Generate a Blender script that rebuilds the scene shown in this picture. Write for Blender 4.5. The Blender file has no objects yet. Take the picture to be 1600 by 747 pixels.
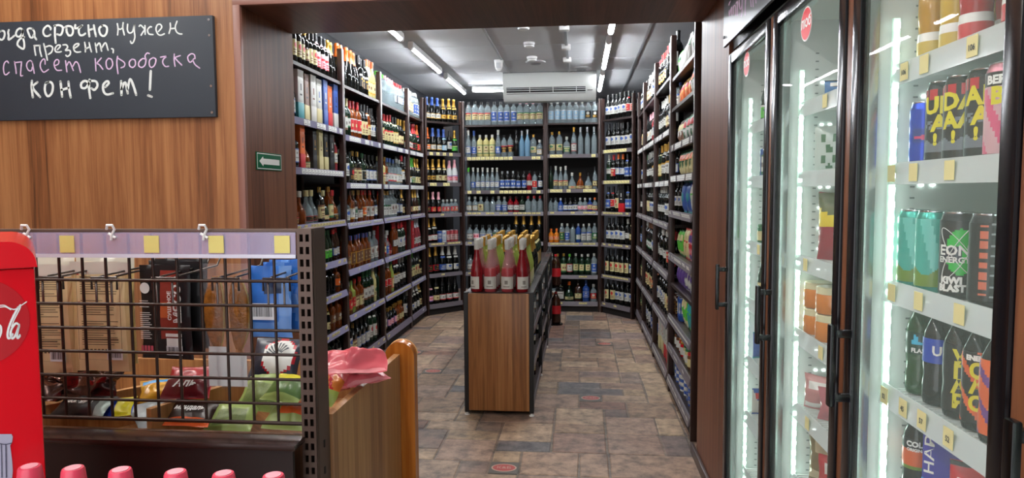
import bpy, bmesh, math, random
from mathutils import Vector, Matrix, noise
random.seed(7)
PI = math.pi
S = bpy.context.scene
COL = S.collection

# ------------------------------------------------------------------ camera, world, exposure
CAM = Vector((0, 0, 1.42)); YAW, PITCH, ROLL, FPX = .09881, .06837, -.00586, 1067.0
_f = Vector((-math.sin(YAW)*math.cos(PITCH), math.cos(YAW)*math.cos(PITCH), -math.sin(PITCH)))
_r = Vector((math.cos(YAW), math.sin(YAW), 0)); _u = _r.cross(_f)
_r2 = _r*math.cos(ROLL) + _u*math.sin(ROLL); _u2 = _u*math.cos(ROLL) - _r*math.sin(ROLL)
cd = bpy.data.cameras.new('camera'); cam = bpy.data.objects.new('camera', cd); COL.objects.link(cam)
cd.sensor_width = 36; cd.lens = FPX*36/1600; cd.clip_start = .02
cam.matrix_world = Matrix(((_r2.x, _u2.x, -_f.x, CAM.x), (_r2.y, _u2.y, -_f.y, CAM.y), (_r2.z, _u2.z, -_f.z, CAM.z), (0, 0, 0, 1)))
S.camera = cam
def at(px, py, **k):                      # where the photograph's pixel meets a plane X=, Y= or Z=
    d = _r2*((px-800)/FPX) - _u2*((py-373.5)/FPX) + _f
    (a, v), = k.items(); i = 'XYZ'.index(a)
    return CAM + d*((v-CAM[i])/d[i])
S.view_settings.view_transform = 'Standard'; S.view_settings.look = 'None'
S.view_settings.gamma = 1; S.view_settings.use_curve_mapping = False
S.view_settings.exposure = 0.55
W = bpy.data.worlds.new('world'); S.world = W; W.use_nodes = True
W.node_tree.nodes['Background'].inputs[0].default_value = (.95, .97, 1, 1)
W.node_tree.nodes['Background'].inputs[1].default_value = 1.5
TUBE = 118.0          # ceiling tube strength, stock room
TUBE_FRONT = 85.0    # ceiling tube strength, front of the shop
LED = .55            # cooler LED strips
S.cycles.max_bounces = 7; S.cycles.transparent_max_bounces = 24; S.cycles.caustics_reflective = False; S.cycles.caustics_refractive = False
S.cycles.sample_clamp_indirect = 6

# ------------------------------------------------------------------ materials
def lin(h):
    if isinstance(h, str):
        h = h.lstrip('#'); c = [int(h[i:i+2], 16)/255 for i in (0, 2, 4)]
        return tuple(x/12.92 if x <= .04045 else ((x+.055)/1.055)**2.4 for x in c)+(1,)
    return tuple(h)+(1,)
MC = {}
def mat(name, col, rough=.5, metal=0, alpha=1, emit=0, spec=.5, trans=0, bump=0, bscale=60, var=0, vscale=8):
    if name in MC: return MC[name]
    m = bpy.data.materials.new(name); m.use_nodes = True; MC[name] = m
    nt = m.node_tree; b = nt.nodes['Principled BSDF']; c = lin(col)
    b.inputs['Base Color'].default_value = c; b.inputs['Roughness'].default_value = rough
    b.inputs['Metallic'].default_value = metal; b.inputs['Alpha'].default_value = alpha
    b.inputs['Specular IOR Level'].default_value = spec
    b.inputs['Transmission Weight'].default_value = trans
    if emit: b.inputs['Emission Color'].default_value = c; b.inputs['Emission Strength'].default_value = emit
    if bump or var:
        tc = nt.nodes.new('ShaderNodeTexCoord'); n = nt.nodes.new('ShaderNodeTexNoise'); nt.links.new(tc.outputs['Object'], n.inputs['Vector'])
        n.inputs['Scale'].default_value = bscale if bump else vscale; n.inputs['Detail'].default_value = 4
        if bump:
            bp = nt.nodes.new('ShaderNodeBump'); bp.inputs['Strength'].default_value = bump; bp.inputs['Distance'].default_value = .01
            nt.links.new(n.outputs['Fac'], bp.inputs['Height']); nt.links.new(bp.outputs[0], b.inputs['Normal'])
        if var:
            n2 = nt.nodes.new('ShaderNodeTexNoise'); nt.links.new(tc.outputs['Object'], n2.inputs['Vector']); n2.inputs['Scale'].default_value = vscale; n2.inputs['Detail'].default_value = 5
            mx = nt.nodes.new('ShaderNodeMixRGB'); mx.inputs[1].default_value = tuple(x*(1-var) for x in c[:3])+(1,); mx.inputs[2].default_value = tuple(min(1, x*(1+var)) for x in c[:3])+(1,)
            nt.links.new(n2.outputs['Fac'], mx.inputs[0]); nt.links.new(mx.outputs[0], b.inputs['Base Color'])
    return m
def wood(name, dark, mid, light, plank=.11, rough=.38, axis='X', spec=.4, tone=.25, grain=1.0):
    if name in MC: return MC[name]
    m = bpy.data.materials.new(name); m.use_nodes = True; MC[name] = m
    nt = m.node_tree; N = nt.nodes.new; L = nt.links.new; b = nt.nodes['Principled BSDF']
    tc = N('ShaderNodeTexCoord'); sx = N('ShaderNodeSeparateXYZ'); L(tc.outputs['Object'], sx.inputs[0])
    ad = N('ShaderNodeMath'); ad.operation = 'ADD'; L(sx.outputs[0], ad.inputs[0]); L(sx.outputs[1], ad.inputs[1])
    dv = N('ShaderNodeMath'); dv.operation = 'DIVIDE'; dv.inputs[1].default_value = plank; L(ad.outputs[0], dv.inputs[0])
    fl = N('ShaderNodeMath'); fl.operation = 'FLOOR'; L(dv.outputs[0], fl.inputs[0])
    wn = N('ShaderNodeTexWhiteNoise'); wn.noise_dimensions = '1D'; L(fl.outputs[0], wn.inputs['W'])
    cb = N('ShaderNodeCombineXYZ'); L(ad.outputs[0], cb.inputs[0]); L(sx.outputs[2], cb.inputs[2]); L(wn.outputs['Value'], cb.inputs[1])
    if axis == 'Y':                                   # grain runs along Y (soffits, rails)
        L(sx.outputs[1], cb.inputs[2]); L(sx.outputs[0], cb.inputs[0]); L(sx.outputs[0], dv.inputs[0])
    mp = N('ShaderNodeMapping'); mp.inputs['Scale'].default_value = (22*grain, 9, .8); L(cb.outputs[0], mp.inputs[0])
    n1 = N('ShaderNodeTexNoise'); n1.inputs['Scale'].default_value = 1.4; n1.inputs['Detail'].default_value = 7; n1.inputs['Roughness'].default_value = .62; n1.inputs['Distortion'].default_value = .7; L(mp.outputs[0], n1.inputs['Vector'])
    mp2 = N('ShaderNodeMapping'); mp2.inputs['Scale'].default_value = (150, 60, 3.5); L(cb.outputs[0], mp2.inputs[0])
    n2 = N('ShaderNodeTexNoise'); n2.inputs['Scale'].default_value = 1; n2.inputs['Detail'].default_value = 3; L(mp2.outputs[0], n2.inputs['Vector'])
    s1 = N('ShaderNodeMath'); s1.operation = 'MULTIPLY_ADD'; s1.inputs[1].default_value = .34; L(n2.outputs['Fac'], s1.inputs[0]); L(n1.outputs['Fac'], s1.inputs[2])
    s2 = N('ShaderNodeMath'); s2.operation = 'MULTIPLY_ADD'; s2.inputs[1].default_value = tone; L(wn.outputs['Value'], s2.inputs[0]); L(s1.outputs[0], s2.inputs[2])
    cr = N('ShaderNodeValToRGB'); e = cr.color_ramp.elements; e[0].position = .46; e[0].color = lin(dark); e[1].position = 1.0; e[1].color = lin(light)
    k = cr.color_ramp.elements.new(.70); k.color = lin(mid)
    L(s2.outputs[0], cr.inputs[0]); L(cr.outputs[0], b.inputs['Base Color'])
    b.inputs['Roughness'].default_value = rough; b.inputs['Specular IOR Level'].default_value = spec
    return m
M_wall = wood('walnut_wall', '#4b2c1a', '#7a4c2d', '#9d6c45', .105)
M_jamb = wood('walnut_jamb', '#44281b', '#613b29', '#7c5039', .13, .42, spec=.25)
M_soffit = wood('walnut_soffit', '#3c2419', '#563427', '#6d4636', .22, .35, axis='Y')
M_island = wood('walnut_island', '#583519', '#85562f', '#a37246', .09)
M_bin = wood('walnut_bin', '#734b2d', '#986a41', '#b88b5c', .12)
M_pine = wood('orange_beech', '#8a4a14', '#a55c1c', '#c07a33', .3, .22, tone=.05)
M_edge = wood('edge_wood', '#7a4a3a', '#96644e', '#b0806a', .3, .4, tone=.1)
M_batten = wood('batten_wood', '#9a6a40', '#b88654', '#cfa06c', .3, .5, tone=.1)
M_plaster = mat('dark_wall_paint', '#3b3d42', .8)
M_ceil = mat('ceiling_panel', '#d6d9dc', .6, var=.04)
M_gap = mat('ceiling_joint', '#54565a', .8)
M_rail = mat('ceiling_rail', '#a9acb0', .35, .3)
M_white = mat('white_plastic', '#e6e7e6', .35)
M_shelf = mat('shelf_brown_metal', '#2a1c19', .38, .15)
M_post = mat('post_brown_metal', '#33221e', .33, .2)
M_back = mat('shelf_back_panel', '#120d0c', .7)
M_rail_l = mat('lilac_price_rail', '#7f7b96', .3)
M_rail_g = mat('grey_price_rail', '#655e63', .35)
M_kick = mat('lilac_grey_kick', '#6b6472', .4)
M_ink = mat('ink', '#26262b', .6)
M_tag_y = mat('tag_yellow', '#e6dc9a', .6)
M_tag_w = mat('tag_white', '#dfe0da', .6)
M_black = mat('black_gloss', '#08080a', .22)
M_blackm = mat('black_matt', '#0d0d0f', .6)
M_frame = mat('door_frame_black', '#0f0f13', .2)
M_chrome = mat('chrome', '#b8babd', .18, 1)
M_board = mat('chalkboard', '#262e38', .62, var=.10, vscale=4)
M_chalkw = mat('white_chalk', '#cfd5d4', .9)
M_chalkp = mat('pink_chalk', '#c9aecd', .9)
M_tube = mat('tube_light', (.93, .96, 1), .5, emit=TUBE)
M_tubef = mat('tube_light_front', (1, .97, .92), .5, emit=TUBE_FRONT)
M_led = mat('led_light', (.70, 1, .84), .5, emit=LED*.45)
M_ledrefl = mat('led_reflection_dot', (.88, 1, .95), .5, emit=LED*9)
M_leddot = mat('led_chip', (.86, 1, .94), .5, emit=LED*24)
M_clearpl = mat('clear_acrylic', '#dfe9ec', .08, alpha=.16)
M_film = mat('clear_film', '#e8e8ee', .1, alpha=.07)
M_glass = mat('door_glass', '#cfe6dd', .0, alpha=.07, spec=.6)
M_wire = mat('dark_wire', '#35261f', .35, .3)
M_perf = mat('perforated_post', '#57443b', .4, .3, var=.08, vscale=25)
CH = {'d': '#77726c', 'u': '#8fb2c8', 'w': '#bcbcb5', 'y': '#c4b987', 'r': '#b81c24', 'b': '#34559c', 'g': '#23623a', 'k': '#141416', 'p': '#dca0aa', 'l': '#c79a45', 'o': '#d9651f', 'e': '#55b53a', 'n': '#6b4630', 'v': '#5b3f86', 't': '#2f8f96', 's': '#a9adb2'}
CN = {'u': 'pale blue', 'd': 'dark grey', 'w': 'white', 'y': 'cream', 'r': 'red', 'b': 'blue', 'g': 'green', 'k': 'black', 'p': 'pink', 'l': 'gold', 'o': 'orange', 'e': 'emerald', 'n': 'brown', 'v': 'violet', 't': 'teal', 's': 'silver', 'c': 'clear', 'a': 'amber', 'x': 'plain'}
def pm(c): return mat('print_'+CN[c], CH[c], .42, .75 if c in 'ls' else 0)
def bodymat(c):
    d = {'u': ('#7fa9c6', .15, .72), 'k': ('#0a0c0b', .07, 1), 'g': ('#14291a', .07, .93), 'c': ('#a9babf', .05, .34), 'a': ('#7a3a12', .06, .86), 'n': ('#321a10', .07, .96), 'b': ('#2a4c94', .07, .82), 'r': ('#83161f', .05, .86),
         'p': ('#b0484e', .05, .72), 'w': ('#d8dcdc', .2, .9), 'y': ('#d9cf8e', .07, .8), 'o': ('#d77a1e', .07, .9), 'l': ('#c79a45', .25, 1), 'e': ('#a9b85a', .06, .66), 'v': ('#4b2f78', .1, 1), 's': ('#a9adb2', .2, 1), 't': ('#2f8f96', .1, .9)}[c]
    return mat('glass_'+CN[c], d[0], d[1], .8 if c in 'ls' else 0, d[2])

# ------------------------------------------------------------------ mesh building
def wloc(o):
    v = Vector((0, 0, 0))
    while o: v = v + o.location; o = o.parent
    return v
def rbox_data(b, seg=1):
    bm = bmesh.new(); bmesh.ops.create_cube(bm, size=1); return bm
class MB:
    def __init__(s): s.v = []; s.f = []; s.m = []
    def add(s, vs, fs, mi=0):
        o = len(s.v); s.v += [tuple(v) for v in vs]; s.f += [tuple(i+o for i in f) for f in fs]
        s.m += mi if isinstance(mi, list) else [mi]*len(fs); return s
    def box(s, x0, x1, y0, y1, z0, z1, mi=0, b=0):
        if b <= 0:
            vs = [(x, y, z) for x in (x0, x1) for y in (y0, y1) for z in (z0, z1)]
            return s.add(vs, [(0, 1, 3, 2), (4, 6, 7, 5), (0, 4, 5, 1), (2, 3, 7, 6), (0, 2, 6, 4), (1, 5, 7, 3)], mi)
        bm = bmesh.new(); bmesh.ops.create_cube(bm, size=1)
        for v in bm.verts: v.co = ((x0+x1)/2+v.co.x*(x1-x0), (y0+y1)/2+v.co.y*(y1-y0), (z0+z1)/2+v.co.z*(z1-z0))
        bmesh.ops.bevel(bm, geom=bm.edges[:], offset=b, segments=2, affect='EDGES', profile=.6)
        bm.verts.index_update(); s.add([v.co[:] for v in bm.verts], [[v.index for v in f.verts] for f in bm.faces], mi); bm.free(); return s
    def lathe(s, prof, n=16, mi=0, sq=2, sx=1, sy=1, c=(0, 0, 0)):
        vs = []; fs = []
        for r, z in prof:
            for k in range(n):
                a = 2*PI*(k+.5)/n; x, y = sup(a, sq); vs.append((c[0]+r*x*sx, c[1]+r*y*sy, c[2]+z))
        for i in range(len(prof)-1):
            for k in range(n):
                k2 = (k+1) % n; fs.append((i*n+k, i*n+k2, (i+1)*n+k2, (i+1)*n+k))
        return s.add(vs, fs, mi)
    def cyl(s, p0, p1, r, n=10, mi=0, r1=None, caps=True):
        p0 = Vector(p0); p1 = Vector(p1); d = (p1-p0).normalized(); a = d.orthogonal().normalized(); b = d.cross(a); r1 = r if r1 is None else r1
        vs = [p0+(a*math.cos(2*PI*k/n)+b*math.sin(2*PI*k/n))*r for k in range(n)]+[p1+(a*math.cos(2*PI*k/n)+b*math.sin(2*PI*k/n))*r1 for k in range(n)]
        fs = [(k, (k+1) % n, n+(k+1) % n, n+k) for k in range(n)]
        if caps: fs += [tuple(range(n-1, -1, -1)), tuple(range(n, 2*n))]
        return s.add(vs, fs, mi)
    def tube(s, pts, r, n=6, mi=0):
        pts = [Vector(p) for p in pts]; vs = []; N = len(pts); ref = None
        for i, p in enumerate(pts):
            d = (pts[min(i+1, N-1)]-pts[max(i-1, 0)]).normalized()
            a = d.orthogonal().normalized() if ref is None else (ref-d*ref.dot(d)).normalized()
            ref = a; b = d.cross(a)
            vs += [p+(a*math.cos(2*PI*k/n)+b*math.sin(2*PI*k/n))*r for k in range(n)]
        fs = [(i*n+k, i*n+(k+1) % n, (i+1)*n+(k+1) % n, (i+1)*n+k) for i in range(N-1) for k in range(n)]
        fs += [tuple(range(n-1, -1, -1)), tuple(range((N-1)*n, N*n))]
        return s.add(vs, fs, mi)
    def poly(s, pts, mi=0): return s.add(pts, [tuple(range(len(pts)))], mi)
    def prism(s, pts, off, mi=0):
        n = len(pts); off = Vector(off); vs = [Vector(p) for p in pts]; vs = vs+[v+off for v in vs]
        return s.add(vs, [tuple(range(n-1, -1, -1)), tuple(range(n, 2*n))]+[(k, (k+1) % n, n+(k+1) % n, n+k) for k in range(n)], mi)
    def mesh(s, name, mats, smooth=40):
        me = bpy.data.meshes.new(name); me.from_pydata(s.v, [], s.f)
        for m in (mats if isinstance(mats, (list, tuple)) else [mats]): me.materials.append(m)
        me.polygons.foreach_set('material_index', s.m)
        if smooth: me.shade_smooth(); me.set_sharp_from_angle(angle=math.radians(smooth))
        me.update(); return me
    def build(s, name, mats, parent=None, smooth=40, local=False):
        if parent is not None and not local:
            w = wloc(parent); s.v = [(x-w.x, y-w.y, z-w.z) for x, y, z in s.v]
        return link(name, s.mesh(name, mats, smooth), parent)
def sup(a, e):
    x, y = math.cos(a), math.sin(a)
    if e == 2: return x, y
    k = (abs(x)**e+abs(y)**e)**(-1/e); return x*k, y*k
def link(name, me, parent=None, loc=None, rz=0):
    o = bpy.data.objects.new(name, me); COL.objects.link(o)
    if parent is not None: o.parent = parent
    if loc is not None: o.location = loc
    o.rotation_euler.z = rz; return o
def tag(o, label=None, cat=None, group=None, kind=None):
    if label: o['label'] = label
    if cat: o['category'] = cat
    if group: o['group'] = group
    if kind: o['kind'] = kind
    return o
def empty(name, loc, label, cat, group=None, rz=0):
    o = bpy.data.objects.new(name, None); COL.objects.link(o); o.location = loc; o.rotation_euler.z = rz; o.empty_display_size = .05
    return tag(o, label, cat, group)
def struct(name, mb, m, smooth=40): return tag(mb.build(name, m, None, smooth), kind='structure')
def text_mb(txt, size, depth=.0004, bold=0, ax='c', sub=0, shear=0):          # letters as a flat solid in the XZ plane, facing -Y
    c = bpy.data.curves.new('t', 'FONT'); c.body = txt; c.size = size; c.align_x = {'c': 'CENTER', 'l': 'LEFT'}[ax]; c.align_y = 'CENTER'; c.offset = bold; c.resolution_u = 2; c.shear = shear
    o = bpy.data.objects.new('t', c); COL.objects.link(o); bpy.context.view_layer.update()
    me = bpy.data.meshes.new_from_object(o.evaluated_get(bpy.context.evaluated_depsgraph_get())); bpy.data.objects.remove(o); bpy.data.curves.remove(c)
    bm = bmesh.new(); bm.from_mesh(me); bpy.data.meshes.remove(me)
    if sub and len(bm.verts):
        x0 = min(v.co.x for v in bm.verts); x1 = max(v.co.x for v in bm.verts); x = x0+sub
        while x < x1:
            bmesh.ops.bisect_plane(bm, geom=bm.verts[:]+bm.edges[:]+bm.faces[:], plane_co=(x, 0, 0), plane_no=(1, 0, 0)); x += sub
    bm.verts.index_update(); mb = MB(); mb.add([(v.co.x, -depth, v.co.y) for v in bm.verts], [[v.index for v in f.verts] for f in bm.faces]); bm.free(); return mb
def xf(mb, fn): mb.v = [tuple(fn(Vector(v))) for v in mb.v]; return mb
def smooth_path(p, k=5):
    if len(p) < 3: return [Vector(q) for q in p]
    p = [Vector(q) for q in p]; q = [p[0]*2-p[1]]+p+[p[-1]*2-p[-2]]; out = []
    for i in range(1, len(q)-2):
        for j in range(k):
            t = j/k; a, b, c, d = q[i-1], q[i], q[i+1], q[i+2]
            out.append(.5*((2*b)+(c-a)*t+(2*a-5*b+4*c-d)*t*t+(3*b-a-3*c+d)*t**3))
    out.append(p[-1]); return out
def ribbon(mb, pts2, w, to3, mi=0, k=5):                                      # a hand-drawn stroke: smoothed path with round ends
    p = smooth_path([(x, y, 0) for x, y in pts2], k); L = []; R = []
    for i, q in enumerate(p):
        d = (p[min(i+1, len(p)-1)]-p[max(i-1, 0)]); d = d.normalized() if d.length > 1e-9 else Vector((1, 0, 0)); nn = Vector((-d.y, d.x, 0))
        ww = w*(1+.18*noise.noise(Vector((q.x*.35, q.y*.35, 3.1)))); L.append(q+nn*ww/2); R.append(q-nn*ww/2)
    n = len(p); vs = [to3(v.x, v.y) for v in L]+[to3(v.x, v.y) for v in R]
    mb.add(vs, [(i, i+1, n+i+1, n+i) for i in range(n-1)], mi)
    for q in (p[0], p[-1]): mb.add([to3(q.x+w*.5*math.cos(2*PI*j/8), q.y+w*.5*math.sin(2*PI*j/8)) for j in range(8)], [tuple(range(8))], mi)

# ------------------------------------------------------------------ room shell
XL, XR = -1.757, .63                  # fronts of the left and right shelving
OX0, OX1, OZ = -1.545, .62, 2.28      # doorway
WY0, WY1 = 3.05, 3.62                 # wall with the doorway
CZ = 2.77
def make_floor():
    u = .155; x0, y0 = -3.1, -1.0; nx, ny = 32, 72; occ = {}; st = []
    med = [at(800, 727, Z=0), at(925, 625, Z=0), at(943, 540, Z=0), at(665, 580, Z=0), at(655, 548, Z=0)]; mc = set()
    for m in med:
        i, j = int((m.x-x0)/u), int((m.y-y0)/u)
        if (i, j) not in mc: mc.add((i, j)); occ[(i, j)] = 1
    rnd = random.Random(11); sizes = [(3, 2)]*4+[(2, 2)]*4+[(2, 1)]*6+[(3, 1)]*3+[(1, 1)]*2+[(1, 2)]*2
    for j in range(ny):
        for i in range(nx):
            if (i, j) in occ: continue
            for w, d in rnd.sample(sizes, len(sizes))+[(1, 1)]:
                cells = [(i+a, j+b) for a in range(w) for b in range(d)]
                if i+w <= nx and j+d <= ny and not any(c in occ for c in cells):
                    for c in cells: occ[c] = 1
                    st.append((i, j, w, d)); break
    pal = ['#95826f', '#8d7763', '#786b62', '#9c8870', '#80706a', '#917b6c', '#7d6256', '#a38e78', '#676465', '#8a7562', '#846c5f', '#99816e', '#8f7c6b', '#6c5f5a']
    mb = MB(); cols = []; g = .004
    mb.box(x0, x0+nx*u, y0, y0+ny*u, -.03, -.003); cols += [lin('#6e6459')]*6
    for i, j, w, d in st:
        a, b, c, e = x0+i*u+g, x0+(i+w)*u-g, y0+j*u+g, y0+(j+d)*u-g; h = rnd.uniform(-.0006, .0006); t = .006
        k = lambda: rnd.uniform(-.003, .003)
        P = [(a+k(), c+k()), (b+k(), c+k()), (b+k(), e+k()), (a+k(), e+k())]; cx, cy = (a+b)/2, (c+e)/2
        inn = [(x+(t if x < cx else -t), y+(t if y < cy else -t)) for x, y in P]
        mb.add([(x, y, -.004) for x, y in P]+[(x, y, h) for x, y in inn], [(4, 5, 6, 7), (0, 1, 5, 4), (1, 2, 6, 5), (2, 3, 7, 6), (3, 0, 4, 7)])
        cc = lin(rnd.choice(pal)); f = rnd.uniform(.88, 1.12); cols += [tuple(x*f for x in cc[:3])+(1,)]*5
    m = bpy.data.materials.new('stone_floor'); m.use_nodes = True; nt = m.node_tree; N = nt.nodes.new; L = nt.links.new; b = nt.nodes['Principled BSDF']
    ca = N('ShaderNodeVertexColor'); ca.layer_name = 'stone'; tc = N('ShaderNodeTexCoord')
    n1 = N('ShaderNodeTexNoise'); n1.inputs['Scale'].default_value = 12; n1.inputs['Detail'].default_value = 9; n1.inputs['Roughness'].default_value = .68; L(tc.outputs['Object'], n1.inputs['Vector'])
    n2 = N('ShaderNodeTexNoise'); n2.inputs['Scale'].default_value = 3; n2.inputs['Detail'].default_value = 5; L(tc.outputs['Object'], n2.inputs['Vector'])
    r1 = N('ShaderNodeValToRGB'); r1.color_ramp.elements[0].position = .34; r1.color_ramp.elements[0].color = (.38, .37, .40, 1); r1.color_ramp.elements[1].position = .64; r1.color_ramp.elements[1].color = (1.34, 1.28, 1.22, 1); L(n1.outputs['Fac'], r1.inputs[0])
    mx = N('ShaderNodeMixRGB'); mx.blend_type = 'MULTIPLY'; mx.inputs[0].default_value = 1; L(ca.outputs[0], mx.inputs[1]); L(r1.outputs[0], mx.inputs[2])
    m2 = N('ShaderNodeMixRGB'); m2.inputs[2].default_value = lin('#8c6a5a'); L(mx.outputs[0], m2.inputs[1]); mr = N('ShaderNodeMapRange'); mr.inputs[1].default_value = .5; mr.inputs[2].default_value = .75; mr.inputs[4].default_value = .45; L(n2.outputs['Fac'], mr.inputs[0]); L(mr.outputs[0], m2.inputs[0])
    L(m2.outputs[0], b.inputs['Base Color']); b.inputs['Roughness'].default_value = .5; b.inputs['Specular IOR Level'].default_value = .35
    bp = N('ShaderNodeBump'); bp.inputs['Strength'].default_value = .25; bp.inputs['Distance'].default_value = .006; L(n1.outputs['Fac'], bp.inputs['Height']); L(bp.outputs[0], b.inputs['Normal'])
    o = struct('floor', mb, m, 0); me = o.data; at_ = me.color_attributes.new('stone', 'FLOAT_COLOR', 'CORNER'); arr = []
    for p in me.polygons: arr += list(cols[p.index])*p.loop_total
    at_.data.foreach_set('color', arr)
    md = mat('medallion_dark', '#54514c', .5, var=.25, vscale=60); mr_ = mat('medallion_red', '#a1423f', .45); mring = mat('medallion_ring', '#b39a88', .5)
    for i, j in mc:
        cx, cy = x0+(i+.5)*u, y0+(j+.5)*u; q = MB(); h = u/2-.004
        q.box(cx-h, cx+h, cy-h, cy+h, -.006, .0003, 0); n = 28
        for mi, rx, ry, z in ((2, .066, .05, .0006), (1, .058, .042, .0009)):
            q.add([(cx+rx*math.cos(2*PI*k/n), cy+ry*math.sin(2*PI*k/n), z) for k in range(n)], [tuple(range(n))], mi)
        t = text_mb('К&Б', .04); q.add([(v[0]+cx, v[2]+cy, .0012) for v in t.v], t.f, 2)
        q.build('medallion_tile', [md, mr_, mring], o, 0)
make_floor()
# ceiling of the stock room: panels with dark joints, two silver rails
b = MB(); b.box(-2.2, 1.1, WY1-.02, 10.0, CZ+.012, CZ+.05, 1)
for i, (xa, xb) in enumerate([(-2.2, -.80), (-.785, .567), (.582, 1.1)]):
    y = WY1-.1
    while y < 9.95: b.box(xa, xb, y+.004, y+.706, CZ, CZ+.014, 0); y += .71
struct('ceiling', b, [M_ceil, M_gap], 0)
for k, x in enumerate((-.7925, .5745)): struct('trim_%d' % (k+1), MB().box(x-.011, x+.011, WY1, 9.95, CZ-.006, CZ+.01), M_rail)
struct('wall_left', MB().box(-2.2, -2.13, WY1, 10, 0, CZ+.05), M_plaster)
struct('wall_right', MB().box(1.02, 1.1, WY1, 10, 0, CZ+.05), M_plaster)
struct('wall_back', MB().box(-2.2, 1.1, 9.95, 10.03, 0, CZ+.05), M_plaster)
# the panelled wall with the doorway
b = MB(); b.box(-3.4, OX0-.03, WY0, WY1, 0, 2.95, 0); b.box(OX0-.03, OX1, WY0, WY1, OZ+.03, 2.95, 0); b.box(OX1+.03, 1.4, WY0, WY1, 0, 2.95, 0)
struct('wall_front', b, [M_wall])
struct('wall_doorway_left', MB().box(OX0-.03, OX0, WY0+.012, WY1, 0, OZ), M_jamb)
struct('wall_doorway_right', MB().box(OX1, OX1+.03, WY0-.08, WY1, 0, OZ), M_jamb)
struct('trim_3', MB().box(OX0-.03, OX1+.03, WY0+.012, WY1, OZ, OZ+.03), M_soffit)
b = MB(); b.box(OX0-.032, OX0+.002, WY0-.012, WY0+.012, 0, OZ+.03, 0, .003); b.box(OX0-.032, OX1+.02, WY0-.0125, WY0+.0125, OZ-.002, OZ+.034, 0, .003)
struct('trim_4', b, mat('doorway_casing', '#7d5348', .4))
b = MB(); b.box(OX1-.018, OX1, WY0+.03, WY1+.10, 0, .055, 0, .004); struct('baseboard_right', b, mat('plinth_dark', '#3a2a24', .4))
# front of the shop: left wall, ceiling and its tubes (overhead)
struct('wall_shop_left', MB().box(-3.45, -3.38, -2.5, WY1, 0, 2.95), M_wall)
struct('wall_shop_right', MB().box(1.34, 1.42, -2.5, WY1, 0, 2.95), M_plaster)
struct('ceiling_shop', MB().box(-3.45, 1.42, -2.5, WY1-.06, 2.92, 2.97), M_ceil)
def lamp(name, p0, p1, label, tube_m, grp):
    p0 = Vector(p0); p1 = Vector(p1); d = (p1-p0).normalized(); c = (p0+p1)/2
    o = empty(name, c, label, 'ceiling light', grp); L = (p1-p0).length
    ax = 0 if abs(d.x) > .5 else 1
    def bx(m, h, w, z0, z1, mi=0, b_=.004):
        (m.box(c.x-h, c.x+h, c.y-w, c.y+w, z0, z1, mi, b_) if ax == 0 else m.box(c.x-w, c.x+w, c.y-h, c.y+h, z0, z1, mi, b_))
    m = MB(); bx(m, L/2, .022, c.z+.012, c.z+.05)
    for s_ in (-1, 1):                                # side lips added to hold tube light off ceiling and top shelves
        a_ = .0225*s_
        (m.box(c.x-L/2, c.x+L/2, c.y+a_-.0015, c.y+a_+.0015, c.z-.0025, c.z+.03) if ax == 0 else m.box(c.x+a_-.0015, c.x+a_+.0015, c.y-L/2, c.y+L/2, c.z-.0025, c.z+.03))
    m.build('housing', M_white, o)
    m = MB(); m.cyl(p0+d*.045, p1-d*.045, .017, 12); m.build('tube', tube_m, o)
    for q in (p0, p1):
        m = MB(); s = 1 if q is p0 else -1; m.cyl(q, q+d*s*.05, .023, 12); m.build('end_cap', M_white, o)
LP = [('nearest the doorway', 4.42, 5.74), ('middle', 6.04, 7.34), ('farthest', 7.64, 8.92)]
for x, side in ((-1.495, 'left'), (.25, 'right')):
    for nm, ya, yb in LP: lamp('tube_lamp', (x, ya, 2.712), (x, yb, 2.712), 'white ceiling tube light, %s in the %s row of lamps' % (nm, side), M_tube, 'stock room tube lights')
lamp('tube_lamp', (-1.36, 8.72, 2.712), (-.1, 8.72, 2.712), 'white ceiling tube light running crosswise behind the air conditioner', M_tube, 'stock room tube lights')
for x in (-2.3, -.75):
    for ya in (-1.6, .3, 1.7): lamp('tube_lamp', (x, ya, 2.86), (x, ya+1.25, 2.86), 'ceiling tube light in the front of the shop', M_tubef, 'front shop tube lights')

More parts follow.
